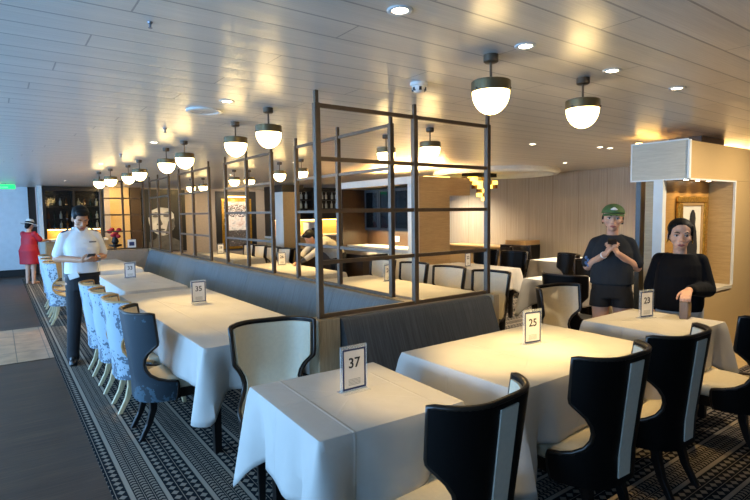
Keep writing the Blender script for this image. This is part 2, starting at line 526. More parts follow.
for i in range(4):
    y = -.85 + i * .4625
    bm = bmesh.new(); box(bm, -.125, -.1, y, y + .45, 0, .05); box(bm, -.125, -.1, y, y + .45, .73, .78); box(bm, -.125, -.1, y, y + .045, .05, .73); box(bm, -.125, -.1, y + .405, y + .45, .05, .73)
    d = mobj('door', bm, M['bluegrey_cab'], cab)
    mobj('door_glass', B(-.115, -.110, y + .045, y + .405, .05, .73), M['glass'], d)
cnt = thing('bar_counter', 'pale lit counter under the glass cabinet in the bar recess', 'counter', (5.85, 7.5, 0))
mobj('counter_body', B(-.2, .26, -.98, 1.13, 0, .93), M['marble'], cnt)
mobj('counter_top', B(-.24, .26, -.98, 1.13, .93, .96), M['marble'], cnt, bevel=.005)
mobj('socket', B(.255, .262, .1, .22, 1.04, 1.14), M['white_plastic'], cnt)
sv = thing('serving_station', 'long dark topped serving station standing before the bar recess', 'serving station', (5.05, 8.2, 0))
mobj('station_body', B(-.2, .25, -1.2, 1.2, 0, .86), M['wood_dark'], sv)
mobj('station_top', B(-.24, .29, -1.25, 1.25, .86, .90), M['black_wood'], sv, bevel=.006)
def bottle(name, loc, h, r, m, label, cat, group=None, n=10):
    bm = lathe(bmesh.new(), [(0, 0), (r, 0), (r, h * .55), (r * .85, h * .64), (r * .35, h * .74), (r * .33, h * .97), (r * .4, h * .98), (r * .4, h), (0, h)], n=n)
    o = mobj(name, bm, m, None, 40); o.location = loc
    return tag(o, label, cat, group)
M['bottle_green'] = plain('dark_green_bottle_glass', '1f3324', .1)
M['bottle_amber'] = plain('amber_bottle_glass', '7a4a18', .1)
M['bottle_pale'] = plain('pale_bottle_glass', 'c9cdbf', .15)
bp = None
for i in range(7):
    if bp is None:
        bp = bottle('bottle', (5.0, 7.9, .90), .24, .035, M['bottle_green'], 'dark bottle standing in the row on the serving station by the bar recess', 'bottle', 'bottles on the serving station')
    else:
        o = bp.copy(); link(o); o.location = (5.0 + .03 * (i % 2), 7.9 + i * .16, .90)

# ------------------------------------------------------------------ column and far back bar
struct('wall_column', B(5.2, 5.62, 10.6, 11.0, 0, 2.08), M['wood_side'])
struct('trim_13', B(5.19, 5.20, 10.6, 11.0, 0, 2.08), M['white_trim'])
struct('trim_14', B(5.16, 5.7, 10.56, 11.05, 2.08, 2.24), M['black'])
sh = thing('back_bar_shelving', 'tall dark back bar shelving lined with pale bottles beyond the column', 'shelving', (7.1, 12.6, 0))
bm = bmesh.new(); box(bm, -1.3, 1.3, .3, .34, 1.0, 2.3); box(bm, -1.3, -1.25, 0, .3, 1.0, 2.3); box(bm, 1.25, 1.3, 0, .3, 1.0, 2.3); box(bm, -1.25, 1.25, 0, .3, 2.2, 2.3); box(bm, -.03, .03, 0, .3, 1.45, 2.2)
mobj('frame', bm, M['dark_cab'], sh)
for z in (1.42, 1.70, 1.95): mobj('shelf', B(-1.25, 1.25, .02, .3, z, z + .03), M['dark_cab'], sh)
mobj('backsplash', B(-1.25, 1.25, .27, .298, 1.0, 1.42), M['wood_gold'], sh)
mobj('light_strip', B(-1.2, 1.2, .18, .21, 1.40, 1.418), M['cove'], sh)
mobj('base_cabinet', B(-1.3, 1.3, -.25, .34, 0, .95), M['wood_h'], sh)
mobj('counter_top', B(-1.32, 1.32, -.3, .34, .95, 1.0), M['marble'], sh)
bq = None
for z in (1.73, 1.98):
    for i in range(14):
        x = 5.98 + i * .165
        if abs(x - 7.1) < .06: continue
        if bq is None:
            bq = bottle('bottle', (x, 12.78, z), .2, .035, M['bottle_pale'], 'small pale bottle lined up on the dark back bar shelving beyond the column', 'bottle', 'pale bottles on the back bar shelving', 8)
        else:
            o = bq.copy(); link(o); o.location = (x + random.uniform(-.02, .02), 12.78, z)
cm = thing('coffee_machine', 'white rounded machine on the back bar counter behind the bending waiter', 'coffee machine', (6.95, 12.41, 1.0))
mobj('body', B(-.2, .2, -.15, .18, .02, .36), M['white_plastic'], cm, bevel=.04, seg=3)
mobj('front_recess', B(-.12, .12, -.156, -.148, .06, .2), M['black'], cm)
mobj('drip_tray', B(-.2, .2, -.2, .18, 0, .02), M['grey_metal'], cm)

# left bar cabinet at the far wall
lb = thing('bar_cabinet', 'tall dark glazed bar cabinet behind the crewman at the far left', 'cabinet', (1.71, 16.05, 0))
bm = bmesh.new(); box(bm, -.7, .7, .3, .34, 0, 2.38); box(bm, -.7, -.65, 0, .3, 0, 2.38); box(bm, .65, .7, 0, .3, 0, 2.38); box(bm, -.65, .65, 0, .3, 2.27, 2.38); box(bm, -.03, .03, 0, .3, 1.27, 2.27)
mobj('frame', bm, M['dark_cab'], lb)
for z in (1.25, 1.5, 1.85): mobj('shelf', B(-.65, .65, .02, .3, z, z + .03), M['dark_cab'], lb)
mobj('backsplash', B(-.65, .65, .26, .298, 1.0, 1.25), M['wood_gold'], lb)
mobj('light_strip', B(-.62, .62, .16, .19, 1.225, 1.248), M['cove'], lb)
mobj('counter_top', B(-.75, .7, -.55, .3, .95, 1.0), M['marble'], lb)
mobj('counter_front', B(-.72, .68, -.5, .3, 0, .95), M['wood_h'], lb)
for a in (-.65, .03): mobj('door_glass', B(a, a + .62, -.006, 0, 1.28, 2.27), M['glass'], lb)
br = None
mm = [M['bottle_amber'], M['bottle_green'], M['bottle_pale']]
for z in (1.28, 1.53, 1.88):
    for i in range(9):
        x = 1.12 + i * .143
        if abs(x - 1.71) < .05: x += .06
        if br is None or True:
            o = bottle('bottle', (x, 16.2, z), .2, .034, mm[i % 3], 'small bottle standing behind glass in the far left bar cabinet', 'bottle', 'bottles in the far left bar cabinet', 8) if i < 3 and z < 1.3 else None
            if o is not None:
                if i == 0: protos = []
                protos.append(o)
            else:
                o = protos[i % 3].copy(); link(o); o.location = (x, 16.2, z)
# portrait wall panel: a generic monochrome head, and the lit street picture
po = thing('portrait_panel', 'tall black and white portrait panel on the far wall behind the screens', 'picture', (4.1, 16.3995, .5))
mobj('board', B(-.62, .62, -.03, 0, 0, 1.86), M['black'], po)
M['mono_face'] = plain('pale_grey_print', 'a9a7a3', .6, var=.3, scale=5)
M['mono_hair'] = plain('near_black_print', '17171a', .6)
M['mono_mid'] = plain('mid_grey_print', '4a4948', .6, var=.3, scale=8)
def flat(bm, pts, y, t=.004):
    a = [bm.verts.new((p[0], y, p[1])) for p in pts]; b = [bm.verts.new((p[0], y - t, p[1])) for p in pts]
    n = len(pts)
    bm.faces.new(a); bm.faces.new(b[::-1])
    for i in range(n): bm.faces.new((a[i], b[i], b[(i + 1) % n], a[(i + 1) % n]))
    return bm
def oval(cx, cz, rx, rz, n=28, a0=0, a1=2 * PI): return [(cx + rx * math.cos(a0 + (a1 - a0) * i / n), cz + rz * math.sin(a0 + (a1 - a0) * i / n)) for i in range(n)]
bm = bmesh.new(); flat(bm, oval(-.06, 1.0, .40, .52), -.03); mobj('printed_face', bm, M['mono_face'], po)
bm = bmesh.new(); flat(bm, [(-.5, .02), (.5, .02), (.42, .3), (.2, .42), (.16, .6), (-.2, .58), (-.26, .4), (-.46, .3)], -.03, .003); mobj('printed_neck', bm, M['mono_mid'], po)
bm = bmesh.new(); flat(bm, [(-.50, 1.0), (-.52, 1.4), (-.38, 1.66), (-.05, 1.76), (.30, 1.70), (.52, 1.42), (.52, .95), (.40, .62), (.28, .80), (.27, 1.12), (.12, 1.30), (-.15, 1.33), (-.36, 1.24), (-.42, 1.05)], -.034); mobj('printed_hair', bm, M['mono_hair'], po)
bm = bmesh.new(); flat(bm, oval(-.26, 1.06, .085, .036), -.034); flat(bm, oval(.06, 1.07, .10, .040), -.034); flat(bm, [(-.38, 1.15), (-.24, 1.19), (-.17, 1.16), (-.24, 1.15)], -.034); flat(bm, [(-.03, 1.17), (.10, 1.20), (.22, 1.14), (.10, 1.16)], -.034); flat(bm, oval(-.13, .66, .13, .035), -.034); flat(bm, [(-.19, 1.04), (-.13, 1.0), (-.06, .82), (-.12, .78), (-.24, .80), (-.2, .86)], -.034, .003); flat(bm, [(.1, .9), (.26, 1.0), (.3, .75), (.16, .55), (.0, .5)], -.034, .002)
mobj('printed_features', bm, M['mono_mid'], po)
st = thing('street_picture', 'gold framed bright street scene picture in a black surround on far wall', 'picture', (6.35, 16.3995, .45))
mobj('surround', B(-.68, .68, -.03, 0, 0, 1.88), M['black'], st)
bm = bmesh.new(); box(bm, -.5, .5, -.06, -.03, 1.55, 1.64); box(bm, -.5, -.42, -.06, -.03, .1, 1.55); box(bm, .42, .5, -.06, -.03, .1, 1.55); box(bm, -.5, .5, -.06, -.03, 0.02, .1)
mobj('frame', bm, M['gold_frame'], st)
def mat_street():
    m, nt, bs = newmat('street_scene_print')
    v, x, y, z = coords(nt)
    n = noise(nt, v, 9, 4); n2 = noise(nt, v, 22, 3)
    c = ramp(nt, n, [(.3, rgb('c9a493')), (.5, rgb('efe6de')), (.7, rgb('b7b2b0'))])
    dark = ((n2 > .5) * ((z > 1.05) * (z < 1.45))).max((z < .62) * (n2 > .36)).max((x.abs() > .3) * (n > .5))
    c = mix(nt, dark * .9, c, rgb('2a2222'))
    setc(nt, bs, c); bs.inputs['Roughness'].default_value = .4
    return m
mobj('print', B(-.42, .42, -.045, -.03, .1, 1.55), mat_street(), st)
mobj('picture_light', B(-.4, .4, -.14, -.10, 1.68, 1.72), M['cove'], st)

# wall sideboards and stations on the right
sb = thing('sideboard', 'low oak sideboard against the striped panel wall', 'sideboard', (9.45, 8.6, 0))
mobj('body', B(-.25, .28, -.9, .9, .05, .74), M['wood_h'], sb); mobj('top', B(-.28, .29, -.93, .93, .74, .78), M['wood_side'], sb, bevel=.004)
mobj('plinth', B(-.22, .28, -.88, .88, 0, .05), M['black'], sb)
ws = thing('waiter_station', 'black waiter station with raised wooden box top by the panel wall', 'waiter station', (9.2, 7.25, 0))
mobj('body', B(-.3, .3, -.3, .3, 0, .86), M['black_wood'], ws, bevel=.006); mobj('top_box', B(-.2, .28, -.3, .24, .86, .95), M['wood_h'], ws, bevel=.004)
mobj('door', B(-.312, -.3, -.27, .27, .06, .8), M['black'], ws)

# ------------------------------------------------------------------ ceiling things
def pendant(x, y, i):
    t = thing('pendant_lamp', '', 'pendant lamp', (x, y, CH), 0, 'bronze banded opal pendant lamps')
    mobj('canopy', lathe(bmesh.new(), [(0, 0), (.038, 0), (.038, -.034), (.030, -.040), (0, -.040)], n=24), M['bronze'], t, 40)
    mobj('stem', lathe(bmesh.new(), [(0, -.038), (.0065, -.038), (.0065, -.135), (0, -.135)], n=10), M['bronze'], t, 40)
    b = mobj('band', lathe(bmesh.new(), [(0, -.133), (.096, -.133), (.101, -.137), (.101, -.188), (.094, -.188), (.094, -.15), (0, -.15)], n=36), M['bronze_band'], t, 40)
    bm = bmesh.new()
    for k in range(3):
        a = 2 * PI * k / 3 + 1.0
        sphere(bm, (.101 * math.cos(a), .101 * math.sin(a), -.178), .006, 8, 5)
    mobj('fixing_screw', bm, M['black'], b)
    mobj('opal_globe', lathe(bmesh.new(), [(.092, -.16), (.0955, -.19)] + [(.0955 * math.cos(a), -.19 - .112 * math.sin(a)) for a in [PI / 2 * q / 9 for q in range(1, 9)]] + [(0, -.302)], n=32), M['globe'], t, 60)
    return t
PEND = [(2.103, 1.85, 'nearest round pendant lamp above the middle white table, left of its pair'), (2.936, 1.852, 'round pendant lamp right of the nearest one, toward the women'),
        (1.713, 3.708, 'round pendant lamp just left of the front metal screen, right of its pair'), (1.727, 4.418, 'round pendant lamp second from the front screen, left of its pair'),
        (1.697, 5.836, 'third pendant lamp away along the left banquette tables'), (1.69, 6.55, 'fourth pendant lamp away along the left banquette tables'),
        (1.721, 8.154, 'fifth pendant lamp away along the left banquette tables'), (1.741, 9.041, 'sixth pendant lamp away along the left banquette tables'),
        (1.623, 9.9, 'seventh pendant lamp away, low over the far banquette end'), (1.564, 10.7, 'farthest pendant lamp of the left banquette row'),
        (3.412, 3.76, 'pendant lamp seen inside the front screen near its right post'), (3.324, 4.341, 'pendant lamp seen inside the front screen beside the middle post'),
        (3.72, 6.944, 'pendant lamp seen just left of the front corner post'), (3.632, 7.5, 'pendant lamp seen between the front corner post and the screen behind'),
        (3.786, 9.081, 'pendant lamp seen through the second screen, right of its pair'), (3.548, 9.203, 'pendant lamp seen through the second screen, left of its pair'),
        (3.728, 11.519, 'pendant lamp seen through the third screen, right of its pair'), (3.576, 11.9, 'pendant lamp seen through the third screen, left of its pair')]
p0 = None
for i, (x, y, lab) in enumerate(PEND):
    if p0 is None: p0 = o = pendant(x, y, i)
    else:
        o = tree_copy(p0); o.location = (x, y, CH)
    o['label'] = lab
DOWN = [(1.34, 1.65, 'recessed downlight at the top centre of the ceiling'), (2.13, 1.655, 'recessed downlight beside the nearest pendant lamp'), (2.923, 1.66, 'recessed downlight right of the second pendant lamp'),
        (3.712, 1.652, 'recessed downlight at the right, farthest of the front row'), (1.367, 3.635, 'recessed downlight left of the pendant by the front screen'), (6.33, 3.735, 'left one of the paired downlights near the panel wall'), (6.55, 3.726, 'right one of the paired downlights near the panel wall'),
        (5.35, 1.25, 'recessed downlight in front of the picture niche block'), (6.7, 1.25, 'recessed downlight by the right end of the niche block'), (8.9, 9.2, 'recessed downlight before the striped panel wall at the back'), (2.8, 14.9, 'added downlight brightening the far oak wall panel'), (4.6, 14.9, 'added downlight brightening the far portrait panel'), (6.6, 14.9, 'added downlight brightening the far street picture'), (1.3, 13.6, 'recessed downlight before the far left bar cabinet'), (4.6, 6.9, 'recessed downlight above the dark serving station'), (3.9, 5.2, 'recessed downlight seen through the top of the front screen'), (1.45, 6.1, 'recessed downlight over the second left banquette table'), (1.35, 9.0, 'recessed downlight over the far left banquette tables'),  # the three before the oak panel and far pictures are added to brighten them
        (7.9, 5.3, 'recessed downlight above the farthest right table'), (3.85, 7.4, 'recessed downlight over the bending waiter\'s tables'), (3.9, 10.3, 'recessed downlight over the far tables behind the screens'), (5.3, 4.0, 'recessed downlight above the middle right table')]
d0 = None
for x, y, lab in DOWN:
    if d0 is None:
        d0 = o = thing('downlight', '', 'downlight', (x, y, CH), 0, 'recessed ceiling downlights')
        mobj('trim_ring', lathe(bmesh.new(), [(.03, 0), (.052, 0), (.052, -.004), (.046, -.007), (.033, -.004), (.03, 0)], n=28), M['white_plastic'], o, 40)
        mobj('lens', lathe(bmesh.new(), [(0, -.0015), (.032, -.0015), (.032, -.003), (0, -.003)], n=20), M['lens'], o)
    else:
        o = tree_copy(d0); o.location = (x, y, CH)
    o['label'] = lab
def spot(x, y, e, ang, col=(1, .70, .34), z=CH - .015, tgt=None, r=.02, blend=.6):
    l = bpy.data.lights.new('spot', 'SPOT'); l.energy = e; l.spot_size = math.radians(ang); l.spot_blend = blend; l.color = col; l.shadow_soft_size = r
    o = bpy.data.objects.new('spot', l); link(o); o.location = (x, y, z)
    if tgt: o.rotation_euler = (Vector(tgt) - Vector((x, y, z))).to_track_quat('-Z', 'Y').to_euler()
    return o
sd = thing('smoke_detector', 'white domed smoke detector on the ceiling above the front screen', 'smoke detector', (2.174, 2.495, CH))
mobj('base', lathe(bmesh.new(), [(0, 0), (.055, 0), (.055, -.018), (.045, -.022), (0, -.022)], n=24), M['white_plastic'], sd, 40)
mobj('sensor_dome', lathe(bmesh.new(), [(.045, -.02), (.042, -.04), (.03, -.055), (0, -.06)], n=20), M['white_plastic'], sd, 60)
bm = bmesh.new()
for k in range(6):
    a = PI / 3 * k; box(bm, .030, .045, -.008, .008, -.05, -.03, Matrix.Rotation(a, 4, 'Z'))
mobj('vent_slot', bm, M['black'], sd)
sp0 = None
for x, y, lab in ((1.303, 5.056, 'small sprinkler head on the ceiling left of the paired pendants'), (.56, 2.335, 'small sprinkler head alone on the upper left ceiling'), (1.361, 7.47, 'small sprinkler head far down the left ceiling')):
    if sp0 is None:
        sp0 = o = thing('sprinkler_head', '', 'sprinkler', (x, y, CH), 0, 'ceiling sprinkler heads')
        mobj('nozzle', lathe(bmesh.new(), [(0, 0), (.02, 0), (.016, -.012), (.008, -.016), (.008, -.04), (0, -.04)], n=14), M['grey_metal'], o, 40)
        mobj('deflector', lathe(bmesh.new(), [(0, -.042), (.016, -.042), (.016, -.045), (0, -.045)], n=14), M['grey_metal'], o)
    else:
        o = tree_copy(sp0); o.location = (x, y, CH)
        if x < 1: o.scale = (.55, .55, .55)
    o['label'] = lab
cs = thing('ceiling_speaker', 'flat white disc set in the ceiling left of the pendant lamps', 'ceiling speaker', (1.34, 4.05, CH))
mobj('rim', lathe(bmesh.new(), [(.10, 0), (.135, 0), (.135, -.012), (.12, -.018), (.10, -.012), (.10, 0)], n=36), M['white_plastic'], cs, 40)
mobj('grille', lathe(bmesh.new(), [(0, -.006), (.10, -.006), (.10, -.009), (0, -.009)], n=30), M['ceiling'], cs)
es = thing('exit_sign', 'lit green exit sign hanging from the ceiling at the far left edge', 'exit sign', (.22, 15.3, 2.26))
mobj('case', B(-.2, .2, 0, .04, .0, .12), M['white_plastic'], es, bevel=.006)
mobj('lit_panel', B(-.19, .19, -.006, 0, .01, .11), M['exit'], es)
mobj('arrow', flat(bmesh.new(), [(-.16, .05), (-.1, .09), (-.1, .06), (.05, .06), (.05, .04), (-.1, .04), (-.1, .01)], -.006, .003), M['white_plastic'], es)
mobj('hanger', B(-.01, .01, .01, .03, .12, .14), M['grey_metal'], es)
# big ring cove and cube chandelier
struct('trim_15', lathe(bmesh.new(), [(1.10, 0), (1.22, 0), (1.24, -.06), (1.20, -.10), (1.12, -.10), (1.10, -.06), (1.10, 0)], (8.15, 7.05, CH - .001), 64), M['white_trim'])
ch = thing('cube_chandelier', 'cluster of lit yellow glass cubes hanging from ceiling beyond the front screen', 'chandelier', (8.35, 7.65, CH - .08))
mobj('mount_plate', B(-.45, .45, -.08, .08, .0, .08), M['black'], ch)
pat = ['1110100', '0111011', '0011011', '0001100', '0001100', '0000100']
dx = Vector((.81, -.59, 0))
first = None
for r_, row in enumerate(pat):
    for c_, q in enumerate(row):
        p = dx * ((c_ - 3) * .105)
        m_ = M['cube_lit'] if (r_ * 3 + c_ * 5) % 4 else M['bottle_amber']
        if q == '1':
            mobj('glass_cube', B(p.x - .048, p.x + .048, p.y - .048, p.y + .048, -.06 * 0 - r_ * .085 - .08, -r_ * .085 - .002), m_, ch, bevel=.004)
# ================================================================== FURNITURE
SR = .262
SROWS = [(.285, .42), (.32, .43), (.36, .435), (.40, .435), (.415, .43), (.422, .41), (.43, .365), (.45, .30), (.48, .250), (.52, .222), (.56, .216), (.60, .228), (.64, .256), (.67, .290), (.69, .318), (.702, .332), (.72, .336), (.78, .336), (.86, .336), (.92, .336)]
SW, SC, SB = .284, .205, -.262                 # half width, corner radius, back line
def shell_pt(s, z, off):
    a = abs(s); f = SW - SC; q = SC * PI / 2
    if a <= f: x, y = a, SB - off
    elif a <= f + q:
        t = (a - f) / SC
        x, y = f + (SC + off) * math.sin(t), SB + SC - (SC + off) * math.cos(t)
    else: x, y = SW + off, SB + SC + (a - f - q)
    y -= .012 * (1 - min(1, a / .3) ** 2)      # slight bow across the back
    x *= 1 - .15 * max(0, .92 - z) / .62       # narrows towards the seat
    return Vector((math.copysign(x, s), y - .115 * max(0, z - .42) - .02, z))
def shell(bm, rows, o0, o1, n=44, sr=None):
    def grid(off):
        return [[bm.verts.new(shell_pt((u / n * 2 - 1) * sm if sr is None else sr[0] + (sr[1] - sr[0]) * u / n, z, off)) for u in range(n + 1)] for z, sm in rows]
    A, Bq = grid(o0), grid(o1)
    for j in range(len(rows) - 1):
        for i in range(n):
            bm.faces.new((A[j][i], A[j][i + 1], A[j + 1][i + 1], A[j + 1][i]))
            bm.faces.new((Bq[j][i], Bq[j + 1][i], Bq[j + 1][i + 1], Bq[j][i + 1]))
        for i in (0, n):
            bm.faces.new((A[j][i], A[j + 1][i], Bq[j + 1][i], Bq[j][i]))
    for i in range(n):
        for j in (0, len(rows) - 1):
            bm.faces.new((A[j][i], A[j][i + 1], Bq[j][i + 1], Bq[j][i]))
    return bm
def dring(z, w, y0, y1, k=0, n=40):
    out = []
    for i in range(n):
        a = 2 * PI * i / n
        ca, sa = math.cos(a), math.sin(a)
        e = .5 if sa > 0 else .8
        x = math.copysign(abs(ca) ** e, ca) * (w - k)
        y = (y0 + y1) / 2 + math.copysign(abs(sa) ** e, sa) * ((y1 - y0) / 2 - k)
        out.append(Vector((x, y, z)))
    return out
def leg_bm(path, r0, r1):
    rings = []
    n = len(path)
    for i, p in enumerate(path):
        r = r0 + (r1 - r0) * i / (n - 1)
        x, y, z = p
        rings.append([Vector((x + a * r, y + b * r, z)) for a, b in ((-1, -1), (1, -1), (1, 1), (-1, 1))])
    return loft(bmesh.new(), rings)
def make_chair(outer, lining, rim, leg, stripe):
    t = thing('dining_chair', '', 'chair')
    mobj('backrest', shell(bmesh.new(), SROWS, 0, -.022), outer, t, 50)
    lr = [(z, sm - .018) for z, sm in SROWS if z > .37]
    lr[-1] = (.905, lr[-1][1])
    mobj('back_lining', shell(bmesh.new(), lr, -.0225, -.034), lining, t, 50)
    pts = [shell_pt(sm, z, -.011) for z, sm in SROWS] + [shell_pt(.336 * (1 - i / 14), .922, -.011) for i in range(1, 28)] + [shell_pt(-sm, z, -.011) for z, sm in reversed(SROWS)]
    mobj('rim_trim', tube(bmesh.new(), pts, .0125, 8), rim, t, 60)
    if stripe:
        mobj('back_stripe', shell(bmesh.new(), [(z, .05) for z in (.325, .45, .6, .75, .895)], .006, -.002, 6, (-.055, .055)), stripe, t, 50)
    bm = loft(bmesh.new(), [dring(.352, .205, -.20, .252), dring(.366, .218, -.205, .265), dring(.41, .218, -.205, .265), dring(.426, .210, -.20, .257), dring(.436, .20, -.18, .23), dring(.440, .12, -.1, .15)])
    mobj('seat', bm, lining, t, 50)
    bm = loft(bmesh.new(), [dring(.285, .208, -.205, .245), dring(.351, .212, -.205, .250)])
    mobj('seat_frame', bm, rim if leg is not M['pale_leg'] else outer, t, 40)
    for s in (-1, 1):
        mobj('leg', leg_bm([(s * .178, .19, .30), (s * .180, .195, .15), (s * .183, .21, .008)], .024, .015), leg, t, bevel=.004)
        mobj('leg', leg_bm([(s * .135, -.19, .31), (s * .136, -.195, .22), (s * .138, -.225, .12), (s * .142, -.285, .008)], .026, .016), leg, t, bevel=.004)
    return t
CH_PROTO = {}
STY = {'cream': lambda: make_chair(M['black_leather'], M['cream'], M['rim'], M['black_wood'], M['cream_light']),
       'dark': lambda: make_chair(M['black_leather'], M['black_leather'], M['rim'], M['black_wood'], None),
       'blue': lambda: make_chair(M['print_dark'], M['cream'], M['rim'], M['black_wood'], None),
       'pale': lambda: make_chair(M['print_light'], M['cream'], M['tan_trim'], M['pale_leg'], None),
       'tan': lambda: make_chair(M['black_leather'], M['black_leather'], M['rim'], M['pale_leg'], None)}
def chair(style, x, y, deg, label, group=None):
    if style not in CH_PROTO:
        o = CH_PROTO[style] = STY[style]()
    else: o = tree_copy(CH_PROTO[style])
    o.location = (x, y, 0); o.rotation_euler = (0, 0, math.radians(deg))
    o['label'] = label
    if group: o['group'] = group
    elif 'group' in o: del o['group']
    return o
G1 = 'black barrel chairs in front of the nearest tables'
chair('cream', 1.425, 1.54, 6, 'nearest black barrel chair, its back cut by the bottom edge, at table 37', G1)
chair('cream', 2.375, 1.54, -2, 'black barrel chair with cream back stripe, left of the two at the middle white table', G1)
chair('cream', 3.03, 1.53, -1, 'black barrel chair with cream back stripe, right of the two at the middle white table', G1)
chair('cream', 3.96, 1.44, 2, 'black barrel chair at the right picture edge, in front of the table by the women', G1)
chair('cream', 1.31, 2.735, 168.5, 'cream lined barrel chair facing forward between table 37 and the beige banquette end')
G2 = 'printed fabric chairs along the aisle'
chair('blue', 1.03, 4.0, -90, 'dark blue printed chair with black legs, nearest of the aisle chairs', G2)
chair('pale', 1.005, 4.64, -90, 'pale blue printed chair next behind the dark blue chair', G2)
chair('pale', .99, 5.24, -90, 'pale blue printed chair, second behind the dark blue chair', G2)
chair('pale', .985, 5.88, -90, 'pale blue printed chair right beside the standing crewman', G2)
chair('pale', .86, 9.0, -90, 'pale printed chair past the crewman, nearest of the far aisle chairs', G2)
chair('pale', .88, 9.75, -90, 'pale printed chair past the crewman, second of the far aisle chairs', G2)
chair('pale', .90, 10.6, -90, 'pale printed chair farthest along the aisle, near the woman in red', G2)
G3 = 'cream lined chairs behind the metal screens'
for y, lab in ((3.86, 'cream lined chair behind the front screen, by its right corner post'), (4.52, 'cream lined chair behind front screen, second from its right corner post'), (5.18, 'cream lined chair behind front screen, seen right of the middle post'), (5.86, 'cream lined chair behind front screen, seen left of the middle post'),
               (9.05, 'cream lined chair seen through the second screen beside the column'), (9.6, 'cream lined chair seen through second screen, second from the column'), (10.2, 'cream lined chair seen through second screen, third from the column'), (10.8, 'cream lined chair seen through second screen, farthest from the column')):
    chair('cream', 4.19 if y < 7 else 4.24, y, 90, lab, G3)
chair('cream', 3.97, 2.50, 176, 'cream lined chair facing forward behind the right table, left of the woman in cap')
chair('dark', 5.02, 3.22, -90, 'all black chair standing behind the forward facing cream chair')
chair('dark', 6.2, 3.85, 90, 'all black chair just left of the woman in the cap')
chair('dark', 7.9, 6.0, 180, 'all black chair on the far side of the farthest right table')
chair('tan', 6.85, 4.75, 62, 'black chair with pale wooden legs turned beside the second row table')
chair('dark', 6.62, 5.5, 90, 'all black chair beyond the second row table, near end')
chair('dark', 6.62, 6.1, 90, 'all black chair beyond the second row table, far end')

# ------------------------------------------------------------------ tables with draped cloths
def drape(w, d, drop, seed, lift=.0):
    rnd = random.Random(seed)
    bm = bmesh.new()
    hw, hd = w / 2, d / 2
    per = []                                   # (pos, normal, corner weight, arc)
    arc = 0
    sides = [((-hw, -hd), (1, 0), w, (0, -1)), ((hw, -hd), (0, 1), d, (1, 0)), ((hw, hd), (-1, 0), w, (0, 1)), ((-hw, hd), (0, -1), d, (-1, 0))]
    for (sx, sy), (ux, uy), L, nrm in sides:
        n = max(10, int(L / .035))
        for i in range(n):
            t = (i + .5) / n
            p = (sx + ux * L * t, sy + uy * L * t)
            e0, e1 = t * L, (1 - t) * L
            per.append((p, nrm, e0, e1, arc + t * L))
        arc += L
        cx, cy = sx + ux * L, sy + uy * L
        nn = sides[(sides.index(((sx, sy), (ux, uy), L, nrm)) + 1) % 4][3]
        for k in range(5):
            a = (k + .5) / 5
            m = Vector((nrm[0] * (1 - a) + nn[0] * a, nrm[1] * (1 - a) + nn[1] * a)).normalized()
            per.append(((cx, cy), (m.x, m.y), 0, 0, arc))
    ph = rnd.random() * 6
    f1 = rnd.uniform(5.5, 7.5); f2 = rnd.uniform(13, 17)
    NR = 11
    rows = []
    for j in range(NR + 1):
        t = j / NR
        row = []
        for (px, py), (nx, ny), e0, e1, s in per:
            e = min(e0, e1)
            wc = max(0, 1 - e / .17) ** 1.6                 # corner fall
            tuck = math.exp(-((e - .15) / .05) ** 2)
            hang = drop + .17 * wc
            out = .006 + .004 * min(1, t * 4) + t * (.018 + .014 * math.sin(s * f1 + ph) + .007 * math.sin(s * f2 + ph * 2)) + t * wc * .085 - t * tuck * .055 + .010 * (1 - t) * 0
            zz = lift - hang * t
            if j == 0: out, zz = 0.0, 0.0
            elif j == 1: zz = lift - hang * t * .9
            row.append(bm.verts.new((px + nx * out, py + ny * out, zz)))
        rows.append(row)
    n = len(per)
    for a, b in zip(rows, rows[1:]):
        for i in range(n):
            k = (i + 1) % n
            if (a[i].co - a[k].co).length < 1e-7: bm.faces.new((a[i], b[k], b[i]))
            else: bm.faces.new((a[i], a[k], b[k], b[i]))
    # top: inset rings so the middle stays flat and lightly creased
    prev = rows[0]
    for f in (.97, .85, .6, .3):
        ring = [bm.verts.new((v.co.x * f, v.co.y * f, .0025 * (1 - f) + rnd.uniform(0, .0012))) for v in rows[0]]
        for i in range(n):
            k = (i + 1) % n
            if (prev[i].co - prev[k].co).length > 1e-7 or (ring[i].co - ring[k].co).length > 1e-7:
                bm.faces.new((prev[k], prev[i], ring[i], ring[k]))
        prev = ring
    c = bm.verts.new((0, 0, .003))
    for i in range(n): bm.faces.new((prev[(i + 1) % n], prev[i], c))
    bmesh.ops.remove_doubles(bm, verts=bm.verts[:], dist=1e-5)
    return bm
def table(x0, x1, y0, y1, label, clabel, seed, drop=.30, rz=0):
    cx, cy, w, d = (x0 + x1) / 2, (y0 + y1) / 2, x1 - x0, y1 - y0
    t = thing('dining_table', label, 'table', (cx, cy, 0), math.radians(rz), 'dining tables under white cloths')
    mobj('table_top', B(-w / 2 + .004, w / 2 - .004, -d / 2 + .004, d / 2 - .004, .715, .744), M['black_wood'], t)
    for sx in (-1, 1):
        for sy in (-1, 1):
            mobj('leg', leg_bm([(sx * (w / 2 - .09), sy * (d / 2 - .09), .715), (sx * (w / 2 - .09), sy * (d / 2 - .09), .008)], .03, .022), M['black_wood'], t)
    c = mobj('tablecloth', drape(w + .012, d + .012, drop, seed), M['cloth'], None, 45)
    c.location = (cx, cy, .7465); c.rotation_euler = (0, 0, math.radians(rz))
    m = c.modifiers.new('thick', 'SOLIDIFY'); m.thickness = .002; m.offset = 1
    tag(c, clabel, 'tablecloth', 'white tablecloths')
    return t
table(.955, 1.665, 1.63, 2.365, 'small dining table carrying sign 37, nearest the camera', 'white cloth draped over nearest table with sign 37', 1, .315, -3)
